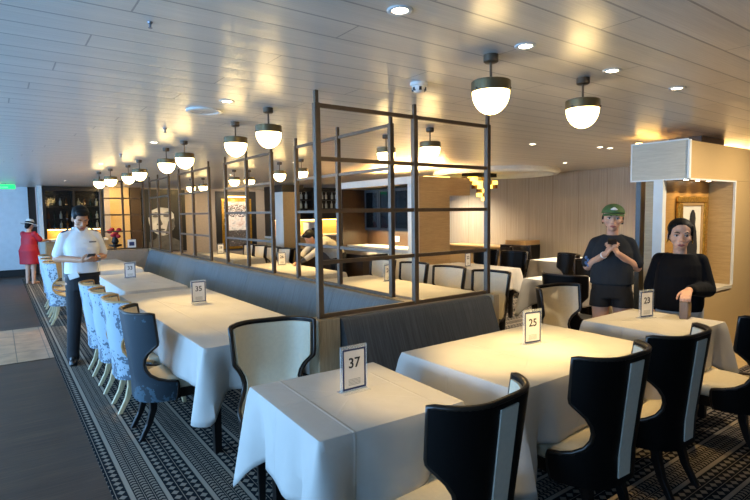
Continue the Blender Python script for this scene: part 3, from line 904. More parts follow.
table(1.955, 3.275, 1.545, 2.405, 'wide dining table in front of the charcoal banquette', 'white cloth on the wide table before the charcoal banquette', 2)
table(3.62, 4.36, 1.56, 2.24, 'dining table beside the woman in the dark sweater', 'white cloth on table where the sweater woman rests her hand', 3)
table(1.03, 1.90, 3.27, 6.05, 'long dining table carrying sign 35 along the left banquette', 'white cloth on the long table with sign 35', 4)
table(1.13, 1.80, 6.32, 8.25, 'dining table right of the crewman along the left banquette', 'white cloth on table just right of the crewman', 5)
table(1.2, 1.86, 8.95, 11.2, 'farthest dining table along the left banquette', 'white cloth on farthest table of the left banquette', 6)
table(3.30, 4.06, 3.62, 5.72, 'long dining table behind the front metal screen', 'white cloth on the long table behind front screen', 7)
table(3.32, 4.0, 6.22, 8.25, 'dining table the bending waiter leans over', 'white cloth on table the bending waiter leans over', 8)
table(3.52, 4.12, 9.3, 11.7, 'far dining table seen through the second screen', 'white cloth on far table seen through second screen', 9)
table(5.55, 6.21, 4.9, 6.15, 'second row dining table in front of the oak bar block', 'white cloth on second row table before the oak bar block', 10)
table(5.32, 5.98, 3.45, 4.12, 'dining table behind the all black chair in the right middle', 'white cloth on table behind all black chair', 11)
table(7.4, 8.45, 4.72, 5.6, 'farthest right dining table by the striped panel wall', 'white cloth on farthest right table by panel wall', 12)

# ------------------------------------------------------------------ table signs
def text_mesh(name, s, size, mat, parent, loc, bold=.012):
    cu = bpy.data.curves.new(name, 'FONT'); cu.body = s; cu.size = size; cu.align_x = 'CENTER'; cu.align_y = 'CENTER'; cu.extrude = .0005; cu.offset = bold * size
    t = bpy.data.objects.new(name, cu); COL.objects.link(t)
    me = bpy.data.meshes.new_from_object(t.evaluated_get(bpy.context.evaluated_depsgraph_get()))
    bpy.data.objects.remove(t)
    me.materials.clear(); me.materials.append(mat)
    o = bpy.data.objects.new(name, me); link(o, parent); o.location = loc; o.rotation_euler = (PI / 2, 0, 0)
    return o
def sign(num, x, y, deg, label, z=.7505):
    t = thing('table_sign', label, 'table sign', (x, y, z), math.radians(deg), 'acrylic table signs')
    mobj('acrylic_holder', B(-.074, .074, -.004, .004, .003, .222), M['acrylic'], t)
    mobj('foot', B(-.074, .074, -.035, .035, 0, .003), M['acrylic'], t)
    c = mobj('card', B(-.066, .066, -.0052, -.0042, .012, .208), M['card'], t)
    bm = bmesh.new()
    for a in ((-.066, .066, .199, .208), (-.066, .066, .012, .021), (-.066, -.057, .021, .199), (.057, .066, .021, .199)): box(bm, a[0], a[1], -.0058, -.0053, a[2], a[3])
    mobj('border', bm, M['navy'], c)
    if num: text_mesh('number', num, .068, M['ink'], c, (0, -.0058, .137))
    mobj('fine_print', B(-.04, .04, -.0056, -.0053, .030, .062), M['printlines'], c)
    return t
sign('37', 1.336, 2.018, 0, 'clear acrylic sign reading 37 on the nearest table')
sign('25', 2.714, 2.039, -10, 'clear acrylic sign glowing in lamp light on the wide middle table')
sign('23', 4.052, 1.983, -14, 'clear acrylic sign on the table beside the sweater woman')
sign('35', 1.533, 4.992, 0, 'clear acrylic sign reading 35 on the long left table')
sign('33', 1.427, 7.60, 0, 'clear acrylic sign on table just right of the crewman')
sign('24', 3.84, 5.0, 5, 'acrylic sign on the long table behind the front screen')
sign('26', 3.75, 7.75, 0, 'acrylic sign on the table the bending waiter leans over')
sign('28', 3.85, 10.9, 0, 'acrylic sign on the far table seen through second screen')
sign('22', 5.80, 5.55, 10, 'acrylic sign on second row table before oak bar block')
bl = thing('card_holder', 'brown wooden card block under the sweater woman\'s hand on the table', 'card holder', (4.262, 1.79, .7505), math.radians(10))
mobj('block', B(-.045, .045, -.03, .03, 0, .135), M['brown_box'], bl, bevel=.004)
mobj('card_insert', B(-.04, .04, -.0322, -.0302, .02, .12), M['tan_trim'], bl)

# ------------------------------------------------------------------ low walls, banquettes, screens
struct('wall_divider_front', B(1.84, 3.33, 2.985, 3.055, 0, .884), M['taupe'])
struct('trim_16', B(1.67, 1.838, 2.93, 3.07, 0, .892), M['wood_end'], .004)
struct('trim_17', B(3.335, 3.41, 2.90, 3.07, 0, .892), M['wood_end'], .004)
struct('wall_divider', B(2.605, 2.69, 3.075, 11.84, 0, .884), M['wood_end'])
struct('wall_divider_far', B(1.0, 2.69, 11.845, 11.93, 0, .884), M['wood_pale'])
def section(bm, pts, a0, a1, axis):
    """extrude a cross-section polygon (u, z) along an axis"""
    mk = (lambda u, z, a: Vector((u, a, z))) if axis == 'y' else (lambda u, z, a: Vector((a, u, z)))
    n = 3
    rings = []
    for a, k in ((a0, .012), (a0 + .012, 0), (a1 - .012, 0), (a1, .012)):
        cu = sum(p[0] for p in pts) / len(pts); cz = sum(p[1] for p in pts) / len(pts)
        rings.append([mk(u + (cu - u) * k * 1.3, z + (cz - z) * k * .8, a) for u, z in pts])
    return loft(bm, rings)
bq_ = thing('banquette', 'long blue-grey channelled banquette running down the left of the screens', 'banquette', (2.3, 3.08, 0))
prof = [(.06, .46), (.10, .60), (.15, .76), (.18, .85), (.205, .885), (.245, .895), (.28, .885), (.298, .85), (.298, .46)]
seatp = [(-.29, .33), (-.295, .43), (-.27, .465), (0, .475), (.19, .47), (.19, .33)]
y = 0
while y < 8.05:
    mobj('back_cushion', section(bmesh.new(), prof, y, min(y + .995, 8.16), 'y'), M['banq_blue'], bq_, 50)
    mobj('seat_cushion', section(bmesh.new(), seatp, y, min(y + .995, 8.16), 'y'), M['banq_blue'], bq_, 50)
    y += 1.0
mobj('base', B(-.25, .29, .02, 8.14, .008, .33), M['black_wood'], bq_)
b2 = thing('banquette', 'charcoal ribbed banquette behind the wide middle table, below the front screen', 'banquette', (1.85, 2.70, 0))
prof2 = [(.06, .46), (.12, .62), (.19, .80), (.215, .868), (.235, .884), (.262, .886), (.28, .88), (.282, .46)]
seat2 = [(-.25, .33), (-.255, .43), (-.23, .462), (0, .47), (.20, .465), (.20, .33)]
mobj('backrest', section(bmesh.new(), prof2, 0, 1.475, 'x'), M['banq_grey'], b2, 50)
mobj('seat_cushion', section(bmesh.new(), seat2, 0, 1.475, 'x'), M['banq_grey'], b2, 50)
mobj('base', B(.02, 1.45, -.2, .27, .008, .33), M['black_wood'], b2)
b3 = thing('banquette', 'beige upholstered banquette end closing the far end of the left row', 'banquette', (1.0, 11.55, 0))
mobj('backrest', section(bmesh.new(), prof2, 0, 1.58, 'x'), M['taupe'], b3, 50)
mobj('seat_cushion', section(bmesh.new(), seat2, 0, 1.58, 'x'), M['taupe'], b3, 50)
mobj('base', B(.02, 1.56, -.2, .27, .008, .33), M['black_wood'], b3)
RZ = (.906, 1.268, 1.613, 1.957, 2.303)
def screen(pts, label, fin=CH - .002):
    """pts: post positions; rails join the posts at five heights"""
    t = thing('metal_screen', label, 'metal screen', (pts[0][0], pts[0][1], 0), 0, 'dark bronze metal grid screens')
    ox, oy = pts[0]
    for x, y, tall in [(p[0], p[1], i in (0, len(pts) - 1)) for i, p in enumerate(pts)]:
        x -= ox; y -= oy
        p = mobj('post', B(x - .020, x + .020, y - .020, y + .020, .893, 2.318), M['bronze'], t, bevel=.003)
        mobj('post_cap', B(x - .012, x + .012, y - .012, y + .012, 2.318, fin), M['bronze'], p)
    (ax, ay), (bx, by) = pts[0], pts[-1]
    bx -= ox; by -= oy
    for z in RZ:
        h = .014
        if abs(bx) > abs(by): b = B(.0205, bx - .0205, -.012, .012, z - h, z + h)
        else: b = B(-.012, .012, .0205, by - .0205, z - h, z + h)
        mobj('rail', b, M['bronze'], t, bevel=.002)
    return t
screen([(1.725, 3.0), (2.565, 3.0), (3.37, 3.0)], 'front dark metal grid screen above the charcoal banquette')
screen([(2.628, 3.37), (2.628, 4.18), (2.628, 5.02)], 'dark metal grid screen running back from the front screen')
screen([(2.628, 5.64), (2.628, 6.39), (2.628, 7.15)], 'second metal grid screen back along the left banquette')
screen([(2.628, 7.85), (2.628, 8.65), (2.628, 9.42)], 'third metal grid screen back along the left banquette')
screen([(2.628, 10.1), (2.628, 10.9), (2.628, 11.6)], 'farthest metal grid screen along the left banquette')
screen([(1.74, 11.887), (2.15, 11.887), (2.56, 11.887)], 'cross-wise metal grid screen closing the far end')
ro = thing('flower_arrangement', 'small red flower arrangement behind the low wall right of the crewman', 'flowers', (2.2, 13.25, 0))
mobj('stand', lathe(bmesh.new(), [(0, 0), (.16, 0), (.16, .03), (.03, .06), (.03, .86), (.14, .9), (.14, .93), (0, .93)], n=18), M['black_wood'], ro, 40)
mobj('vase', lathe(bmesh.new(), [(0, .93), (.05, .93), (.08, 1.0), (.05, 1.08), (.05, 1.1), (0, 1.1)], n=16), M['black'], ro, 40)
bm = bmesh.new()
for k in range(12):
    a = k * 2.4; r = .03 + .1 * math.sqrt(k / 12); sphere(bm, (r * math.cos(a), r * math.sin(a), 1.2 + .08 * math.sin(k * 1.7)), (.055, .055, .045), 9, 6)
mobj('blooms', bm, M['red'], ro, 60)
mobj('stems', tube(bmesh.new(), [(0, 0, 1.05), (.01, 0, 1.12), (0, 0, 1.2)], .012, 6), M['bottle_green'], ro)
lc = thing('counter_sign', 'white notice card standing on low wall beside the red flowers', 'sign', (2.28, 11.86, .922))
mobj('card', B(-.08, .08, -.03, -.024, 0, .17), M['card'], lc); mobj('print', B(-.05, .05, -.0315, -.0303, .04, .12), M['navy'], lc); mobj('foot', B(-.08, .08, -.03, .02, -.001, .004), M['acrylic'], lc)
# ================================================================== PEOPLE  (local frame: facing +Y, right hand at +X)
def V(*a): return Vector(a)
def hand(bm, wrist, d, palm, side, curl=.6, sc=1.0, spread=.12):
    """d: direction of the fingers, palm: palm normal, side: direction of the thumb"""
    d = d.normalized(); palm = (palm - d * palm.dot(d)).normalized(); side = (side - d * side.dot(d) - palm * side.dot(palm)).normalized()
    w = wrist
    for t in (-.028, -.01, .01, .028):
        cone(bm, w + side * t * .7 * sc, w + d * .085 * sc + side * t * sc, .0125 * sc, .0115 * sc, 8)
    for i, (t, L) in enumerate(((.031, .068), (.0105, .078), (-.0105, .072), (-.031, .056))):
        p = w + d * .085 * sc + side * t * sc
        a = 0; q = p
        for k, f in enumerate((.45, .32, .23)):
            a += curl * (.55, .8, .6)[k]
            dd = (d * math.cos(a) + palm * math.sin(a) + side * t * spread * 10 * .3).normalized()
            n_ = q + dd * L * f * sc
            cone(bm, q, n_, (.0092, .0085, .0078)[k] * sc, (.0085, .0078, .0068)[k] * sc, 8)
            q = n_
    p = w + d * .02 * sc + side * .028 * sc
    q1 = p + (side * .75 + d * .6 + palm * .35).normalized() * .036 * sc
    q2 = q1 + (d * .9 + side * .25 + palm * .5).normalized() * .03 * sc
    q3 = q2 + (d * .95 + palm * (.3 + curl * .3)).normalized() * .024 * sc
    cone(bm, p, q1, .014 * sc, .0105 * sc, 8); cone(bm, q1, q2, .0105 * sc, .0092 * sc, 8); cone(bm, q2, q3, .0092 * sc, .0075 * sc, 8)
    return bm
def head_mat(c, yaw=0, pitch=0, roll=0, s=1.0):
    return Matrix.Translation(c) @ Matrix.Rotation(math.radians(yaw), 4, 'Z') @ Matrix.Rotation(math.radians(pitch), 4, 'X') @ Matrix.Rotation(math.radians(roll), 4, 'Y') @ Matrix.Scale(s, 4)
def head(bm, H, fem=True):
    """skull, jaw, nose, brow and ears in a frame centred between the ears, +Y is the face"""
    def S(c, r, R=None):
        b = bmesh.new(); sphere(b, c, r, 18, 12, R)
        for v in b.verts: v.co = H @ v.co
        me = bpy.data.meshes.new('t'); b.to_mesh(me); b.free(); bm.from_mesh(me); bpy.data.meshes.remove(me)
    S((0, -.012, .035), (.074, .092, .083))
    S((0, .018, -.012), (.064, .070, .080))
    S((0, .040, -.058), (.047, .046, .050))
    S((0, .058, -.088), (.022, .020, .018))
    for s in (-1, 1):
        S((s * .036, .056, -.026), (.024, .024, .022))
        S((s * .031, .076, .022), (.024, .012, .010))
        S((s * .073, -.005, -.012), (.009, .019, .030))
        S((s * .011, .091, -.034), (.009, .010, .007))
    b = bmesh.new(); cone(b, (0, .082, .010), (0, .100, -.030), .0075, .0105, 10)
    for v in b.verts: v.co = H @ v.co
    me = bpy.data.meshes.new('t'); b.to_mesh(me); b.free(); bm.from_mesh(me); bpy.data.meshes.remove(me)
    S((0, .083, -.062), (.022, .010, .007)); S((0, .081, -.072), (.018, .010, .007))
def face(H, root, brow='hair', down=False):
    def part(name, mat, fn):
        b = bmesh.new(); fn(b)
        for v in b.verts: v.co = H @ v.co
        return mobj(name, b, mat, root, 60)
    for s in (-1, 1):
        if down:
            part('eyelid', M['eye_dark'], lambda b: cone(b, (s * .020, .0825, -.004), (s * .040, .0752, -.002), .0017, .0015, 8))
        else:
            e = part('eye', M['eye_white'], lambda b: sphere(b, (s * .031, .0775, .002), (.0145, .0075, .0065), 12, 8))
            part('iris', M['eye_dark'], lambda b: sphere(b, (s * .031, .0825, .002), (.0068, .0042, .0064), 10, 7)).parent = e
            part('eyelid', M['eye_dark'], lambda b: tube(b, [(s * .016, .081, .004), (s * .031, .0865, .0105), (s * .046, .077, .005)], .0022, 6))
        part('eyebrow', M['hair'], lambda b: tube(b, [(s * .014, .089, .022), (s * .031, .090, .029), (s * .050, .078, .024)], [.0028, .004, .0022], 6))
    part('mouth', M['lip'], lambda b: (tube(b, [(-.023, .085, -.068), (-.008, .0935, -.0635), (0, .094, -.065), (.008, .0935, -.0635), (.023, .085, -.068)], [.002, .0042, .0036, .0042, .002], 8), tube(b, [(-.018, .087, -.070), (0, .093, -.0745), (.018, .087, -.070)], [.002, .0052, .002], 8)))
def torso_rings(spec, n=22):
    return [ering((x, y, z), rx, ry, n, p=.85) for x, y, z, rx, ry in spec]
def xf(bm, Mx):
    for v in bm.verts: v.co = Mx @ v.co
    return bm
def person(name_label, loc, deg, root_name='person'):
    return thing(root_name, name_label, 'person', loc, math.radians(deg))
def shoe(root, x, y, deg=0, m='shoe', z=.008):
    R = Matrix.Translation((x, y, z)) @ Matrix.Rotation(math.radians(deg), 4, 'Z')
    bm = bmesh.new(); sphere(bm, (0, .02, .035), (.043, .075, .055)); sphere(bm, (0, .12, .025), (.043, .085, .035)); sphere(bm, (0, -.035, .035), (.038, .045, .05))
    box(bm, -.04, .04, -.07, .19, 0.006, .02)
    o = remesh(bm, 'shoe', M[m], root, .007, 3)
    me = o.data
    for v in me.vertices:
        v.co = R @ Vector((v.co.x, v.co.y, max(0, v.co.z)))
    return o

# ---- the crewman looking down at his phone
def crewman():
    r = person('crewman in white short sleeved uniform shirt standing in the aisle looking down at a phone', (.73, 6.46, 0), 188)
    H = head_mat(V(0, .045, 1.575), 0, -30, 0, 1.02)
    sh, el, wr = (.168, -.01, 1.385), (.228, -.03, 1.150), (.055, .255, 1.135)
    bm = bmesh.new()
    head(bm, H)
    loft(bm, torso_rings([(0, 0, .84, .13, .09), (0, 0, .95, .14, .10), (0, 0, 1.1, .125, .095), (0, .005, 1.26, .145, .10), (0, 0, 1.36, .11, .075), (0, -.01, 1.42, .06, .055)]))
    cone(bm, (0, -.005, 1.40), (0, .025, 1.53), .058, .055)
    for s in (-1, 1):
        a, b, c = V(s * sh[0], *sh[1:]), V(s * el[0], *el[1:]), V(s * wr[0], wr[1] - (.01 if s < 0 else 0), wr[2])
        cone(bm, a, b, .038, .040); cone(bm, b, c, .041, .027)
        hand(bm, c, V(-s * .55, .75, .05), V(-s * .35, -.2, .8), V(-s * .2, .3, .9), .75, 1.0)
        cone(bm, (s * .088, 0, .88), (s * .105, .01, .48), .080, .055); cone(bm, (s * .105, .01, .48), (s * .13, -.02, .08), .055, .038)
    remesh(bm, 'body', M['skin_man'], r, .0055, 3)
    face(H, r, down=True)
    bm = bmesh.new()
    for c, q in (((0, -.022, .052), (.083, .093, .084)), ((0, .042, .092), (.066, .05, .034)), ((0, -.06, .0), (.073, .055, .062))):
        sphere(bm, c, q, 18, 12)
    for s in (-1, 1): sphere(bm, (s * .066, .018, .03), (.014, .03, .03), 10, 8)
    remesh(xf(bm, H), 'hair', M['hair'], r, .006, 2)
    # shirt with collar and short sleeves
    bm = bmesh.new()
    loft(bm, torso_rings([(0, .005, .955, .172, .125), (0, .005, 1.02, .170, .127), (0, .01, 1.12, .162, .124), (0, .01, 1.26, .178, .130), (0, .0, 1.35, .160, .108), (0, -.005, 1.41, .11, .08), (0, -.005, 1.445, .07, .066)]))
    for s in (-1, 1):
        a, b = V(s * .160, -.01, 1.372), V(s * el[0], *el[1:])
        cone(bm, a, a.lerp(b, .78), .056, .061)
        cone(bm, (s * .06, -.01, 1.43), (s * .155, -.01, 1.385), .036, .050)
    sh_ = remesh(bm, 'shirt', M['shirt'], r, .007, 4)
    bm = bmesh.new()
    for s in (-1, 1):
        loft(bm, [[V(s * .012, .082, 1.428), V(s * .058, .062, 1.438), V(s * .066, .045, 1.478), V(s * .046, .062, 1.482)], [V(s * .014, .088, 1.424), V(s * .062, .070, 1.432), V(s * .072, .050, 1.476), V(s * .05, .068, 1.482)]])
    tube(bm, [(.066 * math.cos(a), -.003 + .064 * math.sin(a), 1.468) for a in [PI * .85 + PI * 1.3 * k / 10 for k in range(11)]], .012, 8)
    mobj('collar', bm, M['shirt'], sh_)
    bm = B(-.012, .012, .13, .142, 1.0, 1.2); 
    for s in (-1, 1):
        bm2 = box(bmesh.new(), -.022, .022, -.03, .03, -.004, .006)
        mobj('epaulette', xf(bm2, Matrix.Translation((s * .145, -.005, 1.442)) @ Matrix.Rotation(s * .42, 4, 'Y') @ Matrix.Rotation(PI / 2, 4, 'Z') @ Matrix.Diagonal((1, 1.3, 1, 1))), M['navy'], r, bevel=.003)
    bm.free()
    mobj('name_tag', B(-.035, .035, -.003, .003, -.008, .008, Matrix.Translation((-.085, .136, 1.32))), M['grey_metal'], r)
    for k in range(5):
        mobj('button', xf(sphere(bmesh.new(), (0, 0, 0), (.006, .003, .006), 8, 6), Matrix.Translation((0, (.130, .134, .138, .132, .108)[k], (1.02, 1.12, 1.22, 1.31, 1.38)[k]))), M['card'], r)
    # trousers, belt, radio card, shoes
    bm = bmesh.new()
    loft(bm, torso_rings([(0, 0, .80, .155, .12), (0, 0, .90, .168, .124), (0, 0, .985, .162, .120)]))
    for s in (-1, 1):
        cone(bm, (s * .082, 0, .85), (s * .105, .015, .48), .088, .070); cone(bm, (s * .105, .015, .48), (s * .13, -.01, .10), .070, .060)
        loft(bm, [ering((s * .128, -.01, .14), .062, .064), ering((s * .132, 0, .035), .062, .068)])
    remesh(bm, 'trousers', M['trousers'], r, .008, 3)
    bm = loft(bmesh.new(), torso_rings([(0, 0, .945, .177, .131), (0, .002, .985, .1765, .1315)], 28)); mobj('belt', bm, M['black'], r, 40)
    mobj('belt_card', B(-.05, .05, -.006, .006, -.03, .03, Matrix.Translation((.115, .128, .965)) @ Matrix.Rotation(-.5, 4, 'Z') @ Matrix.Rotation(.3, 4, 'Y')), M['white_plastic'], r, bevel=.004)
    shoe(r, .132, .0, -14); shoe(r, -.132, .01, 14)
    wl = V(-.1, .215, 1.142)
    mobj('wristwatch', xf(lathe(bmesh.new(), [(.030, -.012), (.036, -.012), (.036, .012), (.030, .012), (.030, -.012)], n=18), Matrix.Translation(wl) @ V(.75, .6, 0).to_track_quat('Z', 'Y').to_matrix().to_4x4()), M['grey_metal'], r, 40)
    p = thing('phone', 'dark phone held in the crewman\'s hands at his waist', 'phone')
    Mx = Matrix.Translation((.73, 6.46, 0)) @ Matrix.Rotation(math.radians(188), 4, 'Z')
    p.location = Mx @ V(0, .335, 1.165); p.rotation_euler = (math.radians(35), 0, math.radians(188))
    mobj('phone_body', B(-.036, .036, -.07, .07, -.004, .004), M['black'], p, bevel=.003); mobj('phone_screen', B(-.032, .032, -.064, .064, .0042, .005), M['screen'], p)
crewman()

# ---- woman in the olive cap and charcoal T-shirt
def cap_woman():
    loc, deg = (4.50, 2.52, 0), 119
    r = person('woman in olive cap and charcoal T-shirt standing behind the table holding a phone', loc, deg)
    H = head_mat(V(0, .03, 1.513), 4, 2, -3, 1.01) @ Matrix.Diagonal((1.08, 1, 1, 1))
    sh, el, wr = (.150, -.01, 1.300), (.205, -.03, 1.075), (.045, .205, 1.215)
    bm = bmesh.new(); head(bm, H)
    loft(bm, torso_rings([(0, 0, .80, .15, .11), (0, 0, .90, .17, .12), (0, 0, 1.03, .13, .10), (0, .005, 1.2, .13, .10), (0, 0, 1.29, .10, .07), (0, -.01, 1.35, .055, .05)]))
    cone(bm, (0, -.01, 1.33), (0, .018, 1.48), .050, .048)
    for s in (-1, 1):
        a, b, c = V(s * sh[0], *sh[1:]), V(s * el[0], *el[1:]), V(s * wr[0], wr[1], wr[2])
        cone(bm, a, b, .036, .042); cone(bm, b, c, .042, .025)
        hand(bm, c, V(-s * .45, .35, .75), V(-s * .8, -.1, .2), V(-s * .2, -.7, .45), .8, .95)
        cone(bm, (s * .088, 0, .84), (s * .09, .01, .46), .088, .056); cone(bm, (s * .09, .01, .46), (s * .092, -.02, .08), .056, .036)
    remesh(bm, 'body', M['skin'], r, .0055, 3)
    face(H, r)
    bm = bmesh.new()
    sphere(bm, (0, -.034, .022), (.080, .080, .080), 18, 12); sphere(bm, (0, -.075, -.045), (.05, .035, .06), 12, 8)
    for s in (-1, 1): sphere(bm, (s * .073, -.012, -.005), (.011, .026, .045), 10, 8)
    remesh(xf(bm, H), 'hair', M['hair'], r, .006, 2)
    # cap
    bm = bmesh.new(); sphere(bm, (0, -.012, .048), (.087, .104, .084), 24, 14)
    dele = [v for v in bm.verts if v.co.z < .040]
    bmesh.ops.delete(bm, geom=dele, context='VERTS')
    o = mobj('cap', xf(bm, H), M['green_cap'], r, 60); m = o.modifiers.new('t', 'SOLIDIFY'); m.thickness = .004; m.offset = 1
    bm = bmesh.new()
    top = []; bot = []
    for i in range(13):
        a = PI * i / 12
        top.append([bm.verts.new((.080 * math.cos(a) * (1 - .03 * k), .058 + .028 * math.sin(a) + .055 * math.sin(a) * k / 3, .046 - .006 * k - .010 * (math.cos(a) ** 2))) for k in range(4)])
    for a, b in zip(top, top[1:]):
        for k in range(3): bm.faces.new((a[k], a[k + 1], b[k + 1], b[k]))
    br = mobj('brim', xf(bm, H), M['green_cap'], o, 60); m = br.modifiers.new('t', 'SOLIDIFY'); m.thickness = .004; m.offset = 0
    bm = bmesh.new()
    sphere(bm, (0, .081, .080), (.027, .009, .0135), 16, 10); sphere(bm, (0, .080, .090), (.014, .008, .010), 12, 8)
    mobj('cap_patch', xf(bm, H), M['card'], o)
    # T-shirt
    bm = bmesh.new()
    loft(bm, torso_rings([(0, .0, .925, .185, .140), (0, .005, 1.0, .182, .140), (0, .01, 1.12, .172, .135), (0, .01, 1.21, .172, .130), (0, 0, 1.285, .155, .100), (0, -.005, 1.335, .11, .076), (0, -.008, 1.366, .075, .062)]))
    for s in (-1, 1):
        a, b = V(s * .145, -.01, 1.285), V(s * el[0], *el[1:])
        cone(bm, a, a.lerp(b, .80), .055, .068)
        cone(bm, (s * .07, -.01, 1.34), (s * .14, -.01, 1.300), .034, .048)
    tee = remesh(bm, 't_shirt', M['tee'], r, .007, 4)
    bm = bmesh.new()
    for k, (dy, dz) in enumerate(((0, 0), (.02, .03), (.022, -.03), (-.02, .012), (.0, -.055))): sphere(bm, (.198 + dy * .9, .036 - .1 * abs(dy), 1.135 + dz * .8), (.013, .008, .017), 8, 6)
    M['sleeve_print'] = plain('blue_sleeve_print', '5674a0', .7, var=.4, scale=60)
    mobj('sleeve_print', bm, M['sleeve_print'], tee, 60)
    bm = bmesh.new(); loft(bm, torso_rings([(0, 0, .80, .165, .128), (0, 0, .90, .17, .13), (0, 0, .95, .16, .125)]))
    for s in (-1, 1): loft(bm, [ering((s * .085, 0, .86), .09, .115), ering((s * .092, .005, .72), .096, .112)])
    remesh(bm, 'shorts', M['shorts'], r, .008, 3)
    w = V(.045, .205, 1.215).lerp(V(.205, -.03, 1.075), .14)
    mobj('wristband', xf(lathe(bmesh.new(), [(.026, -.006), (.031, -.006), (.031, .006), (.026, .006), (.026, -.006)], n=18), Matrix.Translation(w) @ V(-.19, .235, .14).to_track_quat('Z', 'Y').to_matrix().to_4x4()), M['card'], r, 40)
    shoe(r, .095, 0, -8, 'shoe'); shoe(r, -.095, 0, 8, 'shoe')
    p = thing('phone', 'dark phone held up at chest by the woman in the cap', 'phone')
    Mx = Matrix.Translation(loc) @ Matrix.Rotation(math.radians(deg), 4, 'Z')
    p.location = Mx @ V(0, .245, 1.300); p.rotation_euler = (math.radians(40), 0, math.radians(deg))
    mobj('phone_body', B(-.036, .036, -.07, .07, -.004, .004), M['black'], p, bevel=.003); mobj('phone_screen', B(-.032, .032, -.064, .064, .0042, .005), M['screen'], p)
cap_woman()

# ---- woman in the dark velvet sweater, one hand on the block
def sweater_woman():
    loc, deg = (4.63, 2.0, 0), 112
    r = person('woman in dark navy sweater and pale trousers resting a hand on a brown block', loc, deg)
    H = head_mat(V(0, .05, 1.378), 9, -3, -2, 1.09) @ Matrix.Diagonal((1.08, 1, 1, 1))
    sh = (.175, .0, 1.185)
    Rinv = (Matrix.Translation(loc) @ Matrix.Rotation(math.radians(deg), 4, 'Z')).inverted()
    tgt = Rinv @ V(4.262, 1.79, .90)                    # top of the block
    wl = tgt + V(-.015, -.075, .058)
    arms = {1: (V(.150, 0, 1.165), V(.205, -.05, .93), V(.195, .04, .73)), -1: (V(-.150, 0, 1.165), V(-.20, .03, .935), wl)}
    bm = bmesh.new(); head(bm, H)
    loft(bm, torso_rings([(0, -.02, .72, .15, .11), (0, -.01, .82, .17, .12), (0, 0, .92, .14, .105), (0, .01, 1.04, .13, .105), (0, .01, 1.14, .105, .075), (0, .01, 1.215, .06, .052)]))
    cone(bm, (0, .005, 1.19), (0, .04, 1.34), .052, .049)
    for s in (-1, 1):
        a, b, c = arms[s]
        cone(bm, a, b, .038, .040); cone(bm, b, c, .040, .026)
        cone(bm, (s * .088, -.02, .78), (s * .09, .0, .43), .088, .056); cone(bm, (s * .09, 0, .43), (s * .092, -.03, .08), .056, .036)
    hand(bm, wl, V(.12, .75, -.28), V(0, -.25, -1), V(.9, .1, 0), .95, .98)
    hand(bm, arms[1][2], V(-.2, .2, -.9), V(-1, 0, 0), V(0, 1, 0), .5, .95)
    remesh(bm, 'body', M['skin'], r, .0055, 3)
    face(H, r)
    bm = bmesh.new()
    sphere(bm, (0, -.0215, .050), (.081, .092, .081), 20, 14); sphere(bm, (0, -.07, -.02), (.066, .05, .06), 14, 10); sphere(bm, (0, -.115, -.03), (.035, .035, .035), 12, 8)
    for s in (-1, 1):
        sphere(bm, (s * .068, .020, .040), (.012, .026, .042), 10, 8); cone(bm, (s * .073, .022, .01), (s * .075, .012, -.055), .007, .004, 8)
    remesh(xf(bm, H), 'hair', M['hair'], r, .0055, 2)
    for s in (-1, 1): mobj('earring', xf(sphere(bmesh.new(), (s * .079, .0, -.05), (.004, .004, .012), 8, 6), H), M['gold_frame'], r)
    bm = bmesh.new()
    loft(bm, torso_rings([(0, .0, .745, .178, .140), (0, .0, .80, .188, .148), (0, .01, .92, .188, .148), (0, .015, 1.04, .178, .140), (0, .01, 1.13, .172, .114), (0, .008, 1.185, .150, .088), (0, .008, 1.222, .118, .074)]))
    for s in (-1, 1):
        a, b, c = arms[s]
        e = c.lerp(b, .16)
        cone(bm, a, b, .058, .068); cone(bm, b, e, .068, .044)
        cone(bm, (s * .09, .005, 1.198), a + V(0, 0, .008), .032, .052)
    remesh(bm, 'sweater', M['velvet'], r, .007, 4)
    bm = bmesh.new(); loft(bm, torso_rings([(0, -.015, .70, .165, .125), (0, -.01, .80, .17, .13), (0, 0, .86, .155, .12)]))
    for s in (-1, 1):
        cone(bm, (s * .088, -.01, .76), (s * .092, .0, .42), .10, .085); cone(bm, (s * .092, 0, .42), (s * .094, -.02, .12), .085, .075)
    remesh(bm, 'trousers', M['pale_trousers'], r, .008, 3)
    shoe(r, .095, -.02, -8); shoe(r, -.095, -.02, 8)
sweater_woman()

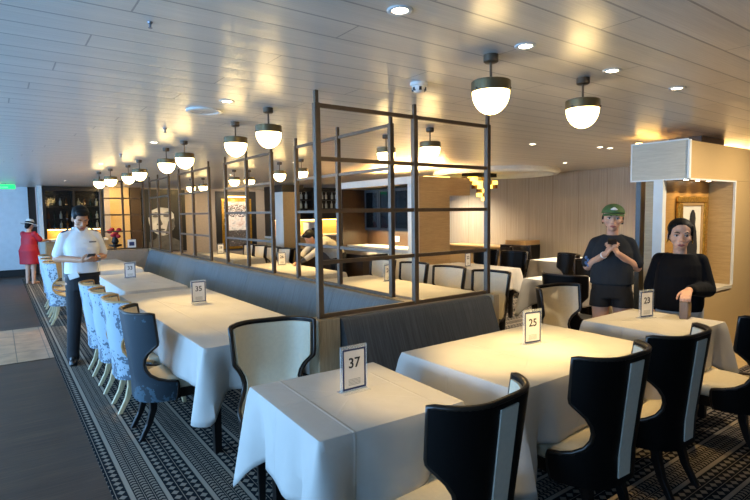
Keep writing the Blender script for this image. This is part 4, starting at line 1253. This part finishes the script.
# ---- woman in the red dress and white hat at the far bar
def red_woman():
    r = person('woman in red dress and white hat at the far left bar', (.60, 14.75, 0), -50)
    H = head_mat(V(0, .04, 1.395), 0, -18, 0, .97)
    arms = {1: (V(.165, 0, 1.20), V(.22, .12, 1.02), V(.12, .40, 1.02)), -1: (V(-.165, 0, 1.20), V(-.21, .10, 1.02), V(-.10, .38, 1.02))}
    bm = bmesh.new(); head(bm, H)
    loft(bm, torso_rings([(0, 0, .70, .16, .12), (0, 0, .82, .18, .13), (0, 0, .94, .15, .12), (0, .01, 1.08, .16, .12), (0, 0, 1.19, .135, .085), (0, 0, 1.24, .06, .055)]))
    cone(bm, (0, 0, 1.2), (0, .03, 1.35), .05, .046)
    for s in (-1, 1):
        a, b, c = arms[s]; cone(bm, a, b, .046, .038); cone(bm, b, c, .038, .025)
        hand(bm, c, V(-s * .3, .9, -.1), V(0, 0, -1), V(-s, 0, 0), .5, .95)
        cone(bm, (s * .088, 0, .78), (s * .085, .01, .42), .088, .056); cone(bm, (s * .085, .01, .42), (s * .085, -.02, .06), .056, .036)
        f = V(s * .085, -.03, .03); cone(bm, f, f + V(0, .15, -.005), .032, .024)
    remesh(bm, 'body', M['skin'], r, .008, 3); face(H, r)
    bm = bmesh.new(); sphere(bm, (0, -.03, .03), (.082, .088, .085), 16, 10); sphere(bm, (0, -.06, -.04), (.06, .05, .07), 12, 8)
    remesh(xf(bm, H), 'hair', M['hair'], r, .008, 2)
    bm = lathe(bmesh.new(), [(0, .15), (.07, .145), (.093, .10), (.097, .045), (.13, .035), (.19, .02), (.19, .014), (.10, .025), (0, .03)], (0, -.012, 0), 28)
    h = mobj('hat', xf(bm, H), M['straw'], r, 50)
    mobj('hat_band', xf(lathe(bmesh.new(), [(.0965, .046), (.1005, .048), (.0985, .082), (.0945, .082), (.0965, .046)], (0, -.012, 0), 28), H), M['black'], h)
    bm = bmesh.new()
    loft(bm, torso_rings([(0, 0, .48, .23, .18), (0, 0, .62, .225, .18), (0, -.02, .80, .215, .18), (0, 0, .95, .175, .14), (0, .01, 1.08, .185, .14), (0, 0, 1.18, .165, .10), (0, 0, 1.235, .10, .07)]))
    for s in (-1, 1):
        a, b, c = arms[s]; cone(bm, a, a.lerp(b, .8), .06, .065)
    remesh(bm, 'dress', M['red'], r, .01, 4)
red_woman()

# ---- waiter bending over a table behind the screens
def waiter():
    loc, deg = (4.66, 7.50, 0), 84
    r = person('waiter in a stone grey jacket bending far over a table behind the front screen', loc, deg)
    # hips at .90, back nearly level, head low and forward
    H = head_mat(V(-.03, .50, 1.195), 0, -38, 0, 1.0)
    arms = {1: (V(.16, .34, 1.10), V(.22, .50, .93), V(.10, .66, .80)), -1: (V(-.19, .32, 1.10), V(-.24, .52, .95), V(-.12, .72, .80))}
    def tor(k, n=20):
        sp = [(V(0, -.02, .84), .15, .11), (V(0, .02, .93), .17, .12), (V(0, .12, 1.02), .155, .115), (V(0, .24, 1.085), .17, .12), (V(0, .34, 1.12), .16, .10), (V(0, .41, 1.135), .08, .065)]
        out = []
        for i, (c, a, b) in enumerate(sp):
            d = (sp[min(i + 1, 5)][0] - sp[max(0, i - 1)][0]).normalized(); ux = V(1, 0, 0)
            out.append(ering(c, a * k, b * k, n, ux, d.cross(ux)))
        return out
    bm = bmesh.new(); head(bm, H); loft(bm, tor(1))
    cone(bm, (0, .38, 1.13), (-.02, .48, 1.17), .055, .052)
    for s in (-1, 1):
        a, b, c = arms[s]; cone(bm, a, b, .05, .04); cone(bm, b, c, .04, .026); hand(bm, c, V(-s * .2, .8, -.25), V(0, -.2, -1), V(-s, 0, 0), .5)
        cone(bm, (s * .09, -.02, .86), (s * .092, .0, .47), .082, .055); cone(bm, (s * .092, 0, .47), (s * .095, -.03, .08), .055, .038)
    remesh(bm, 'body', M['skin_man'], r, .007, 3); face(H, r, down=True)
    bm = bmesh.new(); sphere(bm, (0, -.02, .05), (.084, .095, .085), 18, 12); sphere(bm, (0, -.06, 0), (.074, .055, .065), 14, 10); sphere(bm, (0, .045, .09), (.06, .05, .032), 12, 8)
    remesh(xf(bm, H), 'hair', M['hair'], r, .007, 2)
    bm = bmesh.new(); loft(bm, tor(1.13))
    for s in (-1, 1):
        a, b, c = arms[s]; cone(bm, a, b, .066, .056); cone(bm, b, c.lerp(b, .35), .056, .046)
    remesh(bm, 'jacket', M['stone_jacket'], r, .008, 4)
    for s in (-1, 1):
        a, b, c = arms[s]
        bm = bmesh.new(); cone(bm, c.lerp(b, .36), c.lerp(b, .05), .048, .036); mobj('dark_cuff', bm, M['black'], r, 60)
    bm = bmesh.new(); loft(bm, torso_rings([(0, -.02, .80, .17, .13), (0, -.01, .93, .18, .135)]))
    for s in (-1, 1): cone(bm, (s * .09, -.02, .84), (s * .092, .01, .47), .095, .075); cone(bm, (s * .092, .01, .47), (s * .095, -.02, .09), .075, .062)
    remesh(bm, 'trousers', M['trousers'], r, .009, 3)
    shoe(r, .1, -.02, -6); shoe(r, -.1, -.02, 6)
waiter()

# ================================================================== LIGHT AND CAMERA
for x, y, e, a, t in ((1.34, 1.65, 42, 38, (1.62, 1.85, .75)), (2.13, 1.655, 95, 40, (2.45, 2.0, .75)), (2.923, 1.66, 75, 40, (2.95, 1.9, .75)), (3.712, 1.652, 40, 60, (4.0, 1.9, .75)), (1.367, 3.635, 24, 50, (1.45, 4.2, .75)),
                   (5.35, 1.25, 50, 140, (5.6, 2.4, .8)), (6.7, 1.25, 42, 140, (6.9, 2.4, .8)), (1.45, 6.1, 80, 42, (1.5, 5.0, .75)), (1.35, 9.0, 40, 90, None), (3.9, 5.2, 75, 60, (3.7, 4.6, .75)), (3.85, 7.4, 70, 70, None), (3.9, 10.3, 60, 70, None),
                   (5.3, 4.0, 60, 80, (5.6, 4.2, .75)), (7.9, 5.3, 160, 130, None), (6.33, 3.735, 45, 110, None), (6.55, 3.726, 45, 110, None), (8.9, 9.2, 160, 140, None), (2.8, 14.9, 70, 120, (2.8, 16.3, 1.2)), (4.6, 14.9, 60, 120, (4.6, 16.3, 1.2)), (6.6, 14.9, 60, 120, (6.6, 16.3, 1.2)), (1.3, 13.6, 60, 120, None), (4.6, 6.9, 40, 120, None)):
    spot(x, y, e * 1.3, a, (1, .83, .60) if x > 5 else (1, .68, .27), tgt=t, blend=.9)
for i in range(3):                                            # small lamps in the niche ceiling
    x = 5.95 + i * .28
    o = mobj('niche_lamp', lathe(bmesh.new(), [(0, 0), (.02, 0), (.02, -.004), (0, -.004)], n=16), M['lens']); o.location = (x, 2.53, 1.9015)
    tag(o, 'small lamp in the top of the lit picture niche, %s of three' % ('left', 'middle', 'right')[i], 'lamp', 'niche ceiling lamps')
    spot(x, 2.53, 2.2, 95, (1, .72, .36), 1.893)
def strip(x, y, z, sx, sy, e, rot=(0, 0, 0), col=(1, .72, .36)):
    l = bpy.data.lights.new('strip_light', 'AREA'); l.shape = 'RECTANGLE'; l.size = sx; l.size_y = sy; l.energy = e; l.color = col
    o = bpy.data.objects.new('strip_light', l); link(o); o.location = (x, y, z); o.rotation_euler = rot
    return o
strip(5.93, 7.5, 1.245, .05, 1.8, 22)                          # under the bar wall cabinet
strip(7.1, 12.75, 1.39, 2.3, .04, 14)
strip(1.71, 16.2, 1.22, 1.2, .04, 4)
strip(8.15, 3.02, 2.34, 2.6, .05, 60, (PI, 0, 0))            # cove on top of the niche block
strip(6.2, 7.5, 2.21, .4, 1.8, 60, (PI, 0, 0))                # cove on top of the bar block

w = bpy.data.worlds.new('room'); scene.world = w; w.use_nodes = True
w.node_tree.nodes['Background'].inputs[0].default_value = (.55, .7, 1, 1); w.node_tree.nodes['Background'].inputs[1].default_value = .25

f = 518.0
pitch, yaw, roll = math.atan(37.8 / f), math.radians(36.08), math.atan(.0128)
cp, sp, cy, sy = math.cos(pitch), math.sin(pitch), math.cos(yaw), math.sin(yaw)
F = V(sy * cp, cy * cp, -sp); R0 = V(cy, -sy, 0); U0 = V(sy * sp, cy * sp, cp)
R = R0 * math.cos(roll) - U0 * math.sin(roll); U = R0 * math.sin(roll) + U0 * math.cos(roll)
cam = bpy.data.cameras.new('camera'); cam.sensor_width = 36; cam.lens = f * 36 / 750; cam.clip_start = .05
co = bpy.data.objects.new('camera', cam); link(co)
co.matrix_world = Matrix(((R.x, U.x, -F.x, 0), (R.y, U.y, -F.y, 0), (R.z, U.z, -F.z, 1.6), (0, 0, 0, 1)))
scene.camera = co
scene.view_settings.view_transform = 'Standard'; scene.view_settings.look = 'None'; scene.view_settings.gamma = 1; scene.view_settings.exposure = 1.05
try:
    scene.cycles.max_bounces = 7; scene.cycles.transparent_max_bounces = 12; scene.cycles.sample_clamp_indirect = 6; scene.cycles.caustics_reflective = False; scene.cycles.caustics_refractive = False
    scene.cycles.use_denoising = True
except Exception:
    pass
